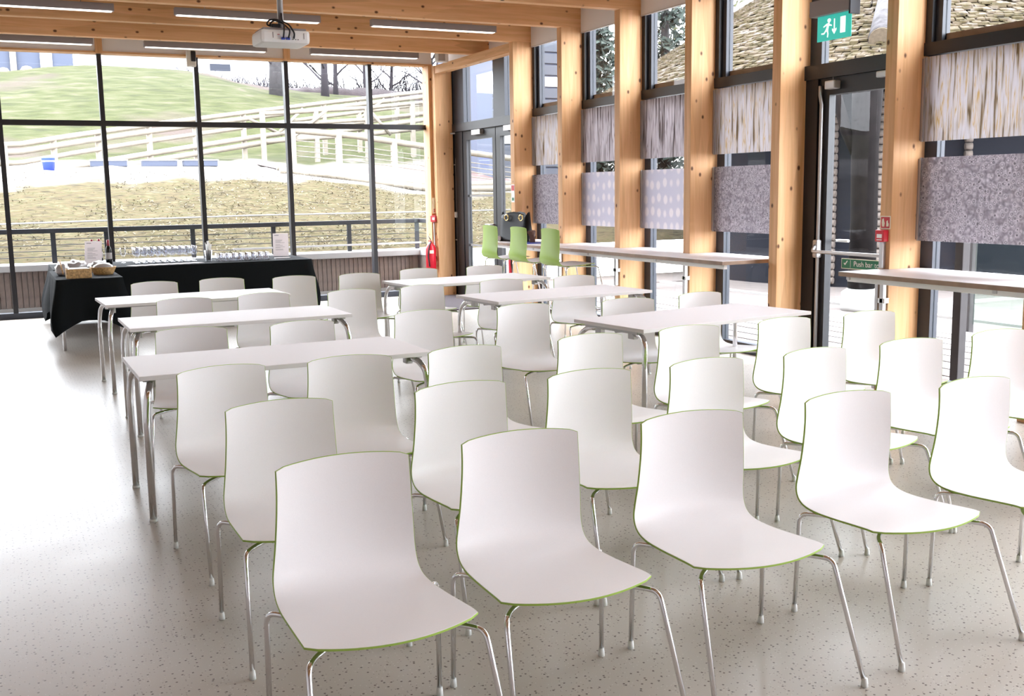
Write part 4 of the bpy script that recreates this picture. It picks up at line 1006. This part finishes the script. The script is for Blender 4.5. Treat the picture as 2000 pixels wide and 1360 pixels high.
# round house with shake roof
HX, HY, HR, ZE, ZA = 15.83, 15.28, 6.0, 3.2, 6.7
rh = thing('round_house', 'round log house with mossy shake roof outside the window wall', 'house', (HX, HY, -.06))
MB().lathe([(HR+.05, ZE-.12), (HR, ZE), (.02, ZA)], 48, (HX, HY, 0)).build('roof_deck', 'column_dark', rh, True)
shk = MB(); rnd = random.Random(8); NCs = 62
for j in range(NCs):
    q = j/NCs; r0 = HR*(1-q)+.06; r1 = HR*(1-q-1.6/NCs)+.0; z0 = ZE+(ZA-ZE)*q+.02; z1 = ZE+(ZA-ZE)*(q+1.6/NCs)+.015
    m = max(6, int(2*PI*r0/.13))
    for k in range(m):
        a = 2*PI*(k+rnd.random()*.4)/m
        da = 2*PI/m*.5*rnd.uniform(.8, 1.1); dz = rnd.uniform(0, .03); dr = rnd.uniform(-.04, .06)
        cz = math.cos(a); 
        if cz > .5: continue      # far side of the cone
        pts = []
        for (r, z, h) in ((r0+dr, z0-dr*.6+dz, .03), (max(.02, r1), z1+dz, .012)):
            for aa in (a-da, a+da): pts.append((HX+r*math.cos(aa), HY+r*math.sin(aa), z)); 
            for aa in (a-da, a+da): pts.append((HX+r*math.cos(aa), HY+r*math.sin(aa), z+h))
        shk.add(pts, [(2,3,7,6),(0,1,3,2),(0,2,6,4),(1,5,7,3)])
so = shk.build('roof_shakes', 'mossy_shake', rh, True); so['kind'] = 'stuff'
al = math.radians(220.5)   # log lying on the roof slope towards the camera
u = (math.cos(al), math.sin(al)); sl = (ZA-ZE)/HR
lg = MB().tube([(HX+u[0]*(HR-s), HY+u[1]*(HR-s), ZE+s*sl+.13) for s in (.62, 1.4, 2.2, 3.0, 3.8)], [.19,.185,.18,.175,.17], 16); lg.build('roof_log', 'log_bark', rh, True)
MB().tube([(HX+u[0]*(HR-s), HY+u[1]*(HR-s), ZE+s*sl+.13) for s in (.60, .64)], .182, 16).build('log_cut_end', 'log_end', rh, True)
MB().lathe([(4.0, -.06), (4.0, ZE+.9)], 48, (HX, HY, 0)).build('dark_wall', 'doorway_dark', rh, True)
for a0 in (209.3, 219.6, 228, 238):        # stacked short log columns around the doorway
    for k in range(26):
        a = math.radians(a0); z = .05+.118*k; rr = 4.06
        d = math.radians(.75); p = (HX+rr*math.cos(a-d), HY+rr*math.sin(a-d), z); q = (HX+rr*math.cos(a+d), HY+rr*math.sin(a+d), z)
        MB().tube([p, q], .056, 8).build('wall_log', 'log_wall', rh, True)
def column(x, y, r, h, label):
    t = thing('forked_column', label, 'column', (x, y, -.05))
    MB().lathe([(0,0),(r*1.5,0),(r*1.55,.05),(r*1.5,.24),(r*1.1,.29),(0,.29)], 20).build('white_base', 'column_base', t)
    MB().tube([(0,0,.3),(.01,0,1.2),(-.02,0,2.2),(0,0,h)], [r*1.05, r, r*1.02, r*1.15], 16).build('trunk', 'column_dark', t)
    MB().tube([(0,0,h*.62),(-.18,.18,h*.8),(-.3,.3,h)], [r*.5,r*.45,r*.4], 10).build('fork', 'column_dark', t)
column(10.25, 10.5, .17, 2.95, 'dark forked trunk column with white base seen through the push bar door')
column(9.6, 14.9, .13, 2.95, 'dark trunk column with white base seen through the middle windows')
column(12.2, 6.2, .17, 2.95, 'dark trunk column with white base at the far right of the terrace')
# clad building, conifer and olive tree behind
t = thing('clad_building', 'blue grey slatted building beyond the terrace', 'building', (13.9, 29, 1))
MB().box(12.6, 27.0, 1.0, 15.2, 31, 5.8).build('wall', 'house_blue', t, True)
for i in range(14): MB().cbox(12.55, 26.94, 1.3+.32*i, 15.25, 27.0, 1.57+.32*i, .01).build('slat', 'frame_grey' if i % 5 else 'house_white', t, True)
def leafy(name, label, x, y, z, h, r, mat, seed, cone):
    t = thing(name, label, 'tree', (x, y, z)); rnd = random.Random(seed); MB().tube([(0,0,0),(0,0,h*.9)], [.2,.05], 8).build('trunk', 'trunk_bark', t)
    m = MB()
    for k in range(2600):
        q = rnd.random(); a = rnd.uniform(0, 6.28)
        rad = (r*(1-q)+.2 if cone else r*math.sin(PI*min(1, q+.05))**.6)*math.sqrt(rnd.random())
        zz = h*(.12+.9*q); p = Vector((rad*math.cos(a), rad*math.sin(a), zz-(.3*rad if cone else 0)))
        d = Vector((rnd.uniform(-1,1), rnd.uniform(-1,1), rnd.uniform(-1,1))).normalized(); e_ = d.orthogonal().normalized(); s = rnd.uniform(.08,.22)
        m.add([p-e_*s*.5, p+e_*s*.5, p+d*s*1.4], [(0,1,2)])
    f = m.build('foliage', mat, t); f['kind'] = 'stuff'
leafy('conifer', 'dark conifer seen through the middle windows', 13.2, 22.4, 1.2, 5.6, .75, 'conifer', 4, True)
leafy('conifer', 'dark conifer beside the shake roof', 15.3, 22.6, 1.2, 7.5, .85, 'conifer', 6, True)
leafy('broad_tree', 'olive green tree rising behind the shake roof', 18.6, 25.6, 1.5, 8.5, 2.0, 'olive_leaf', 5, False)
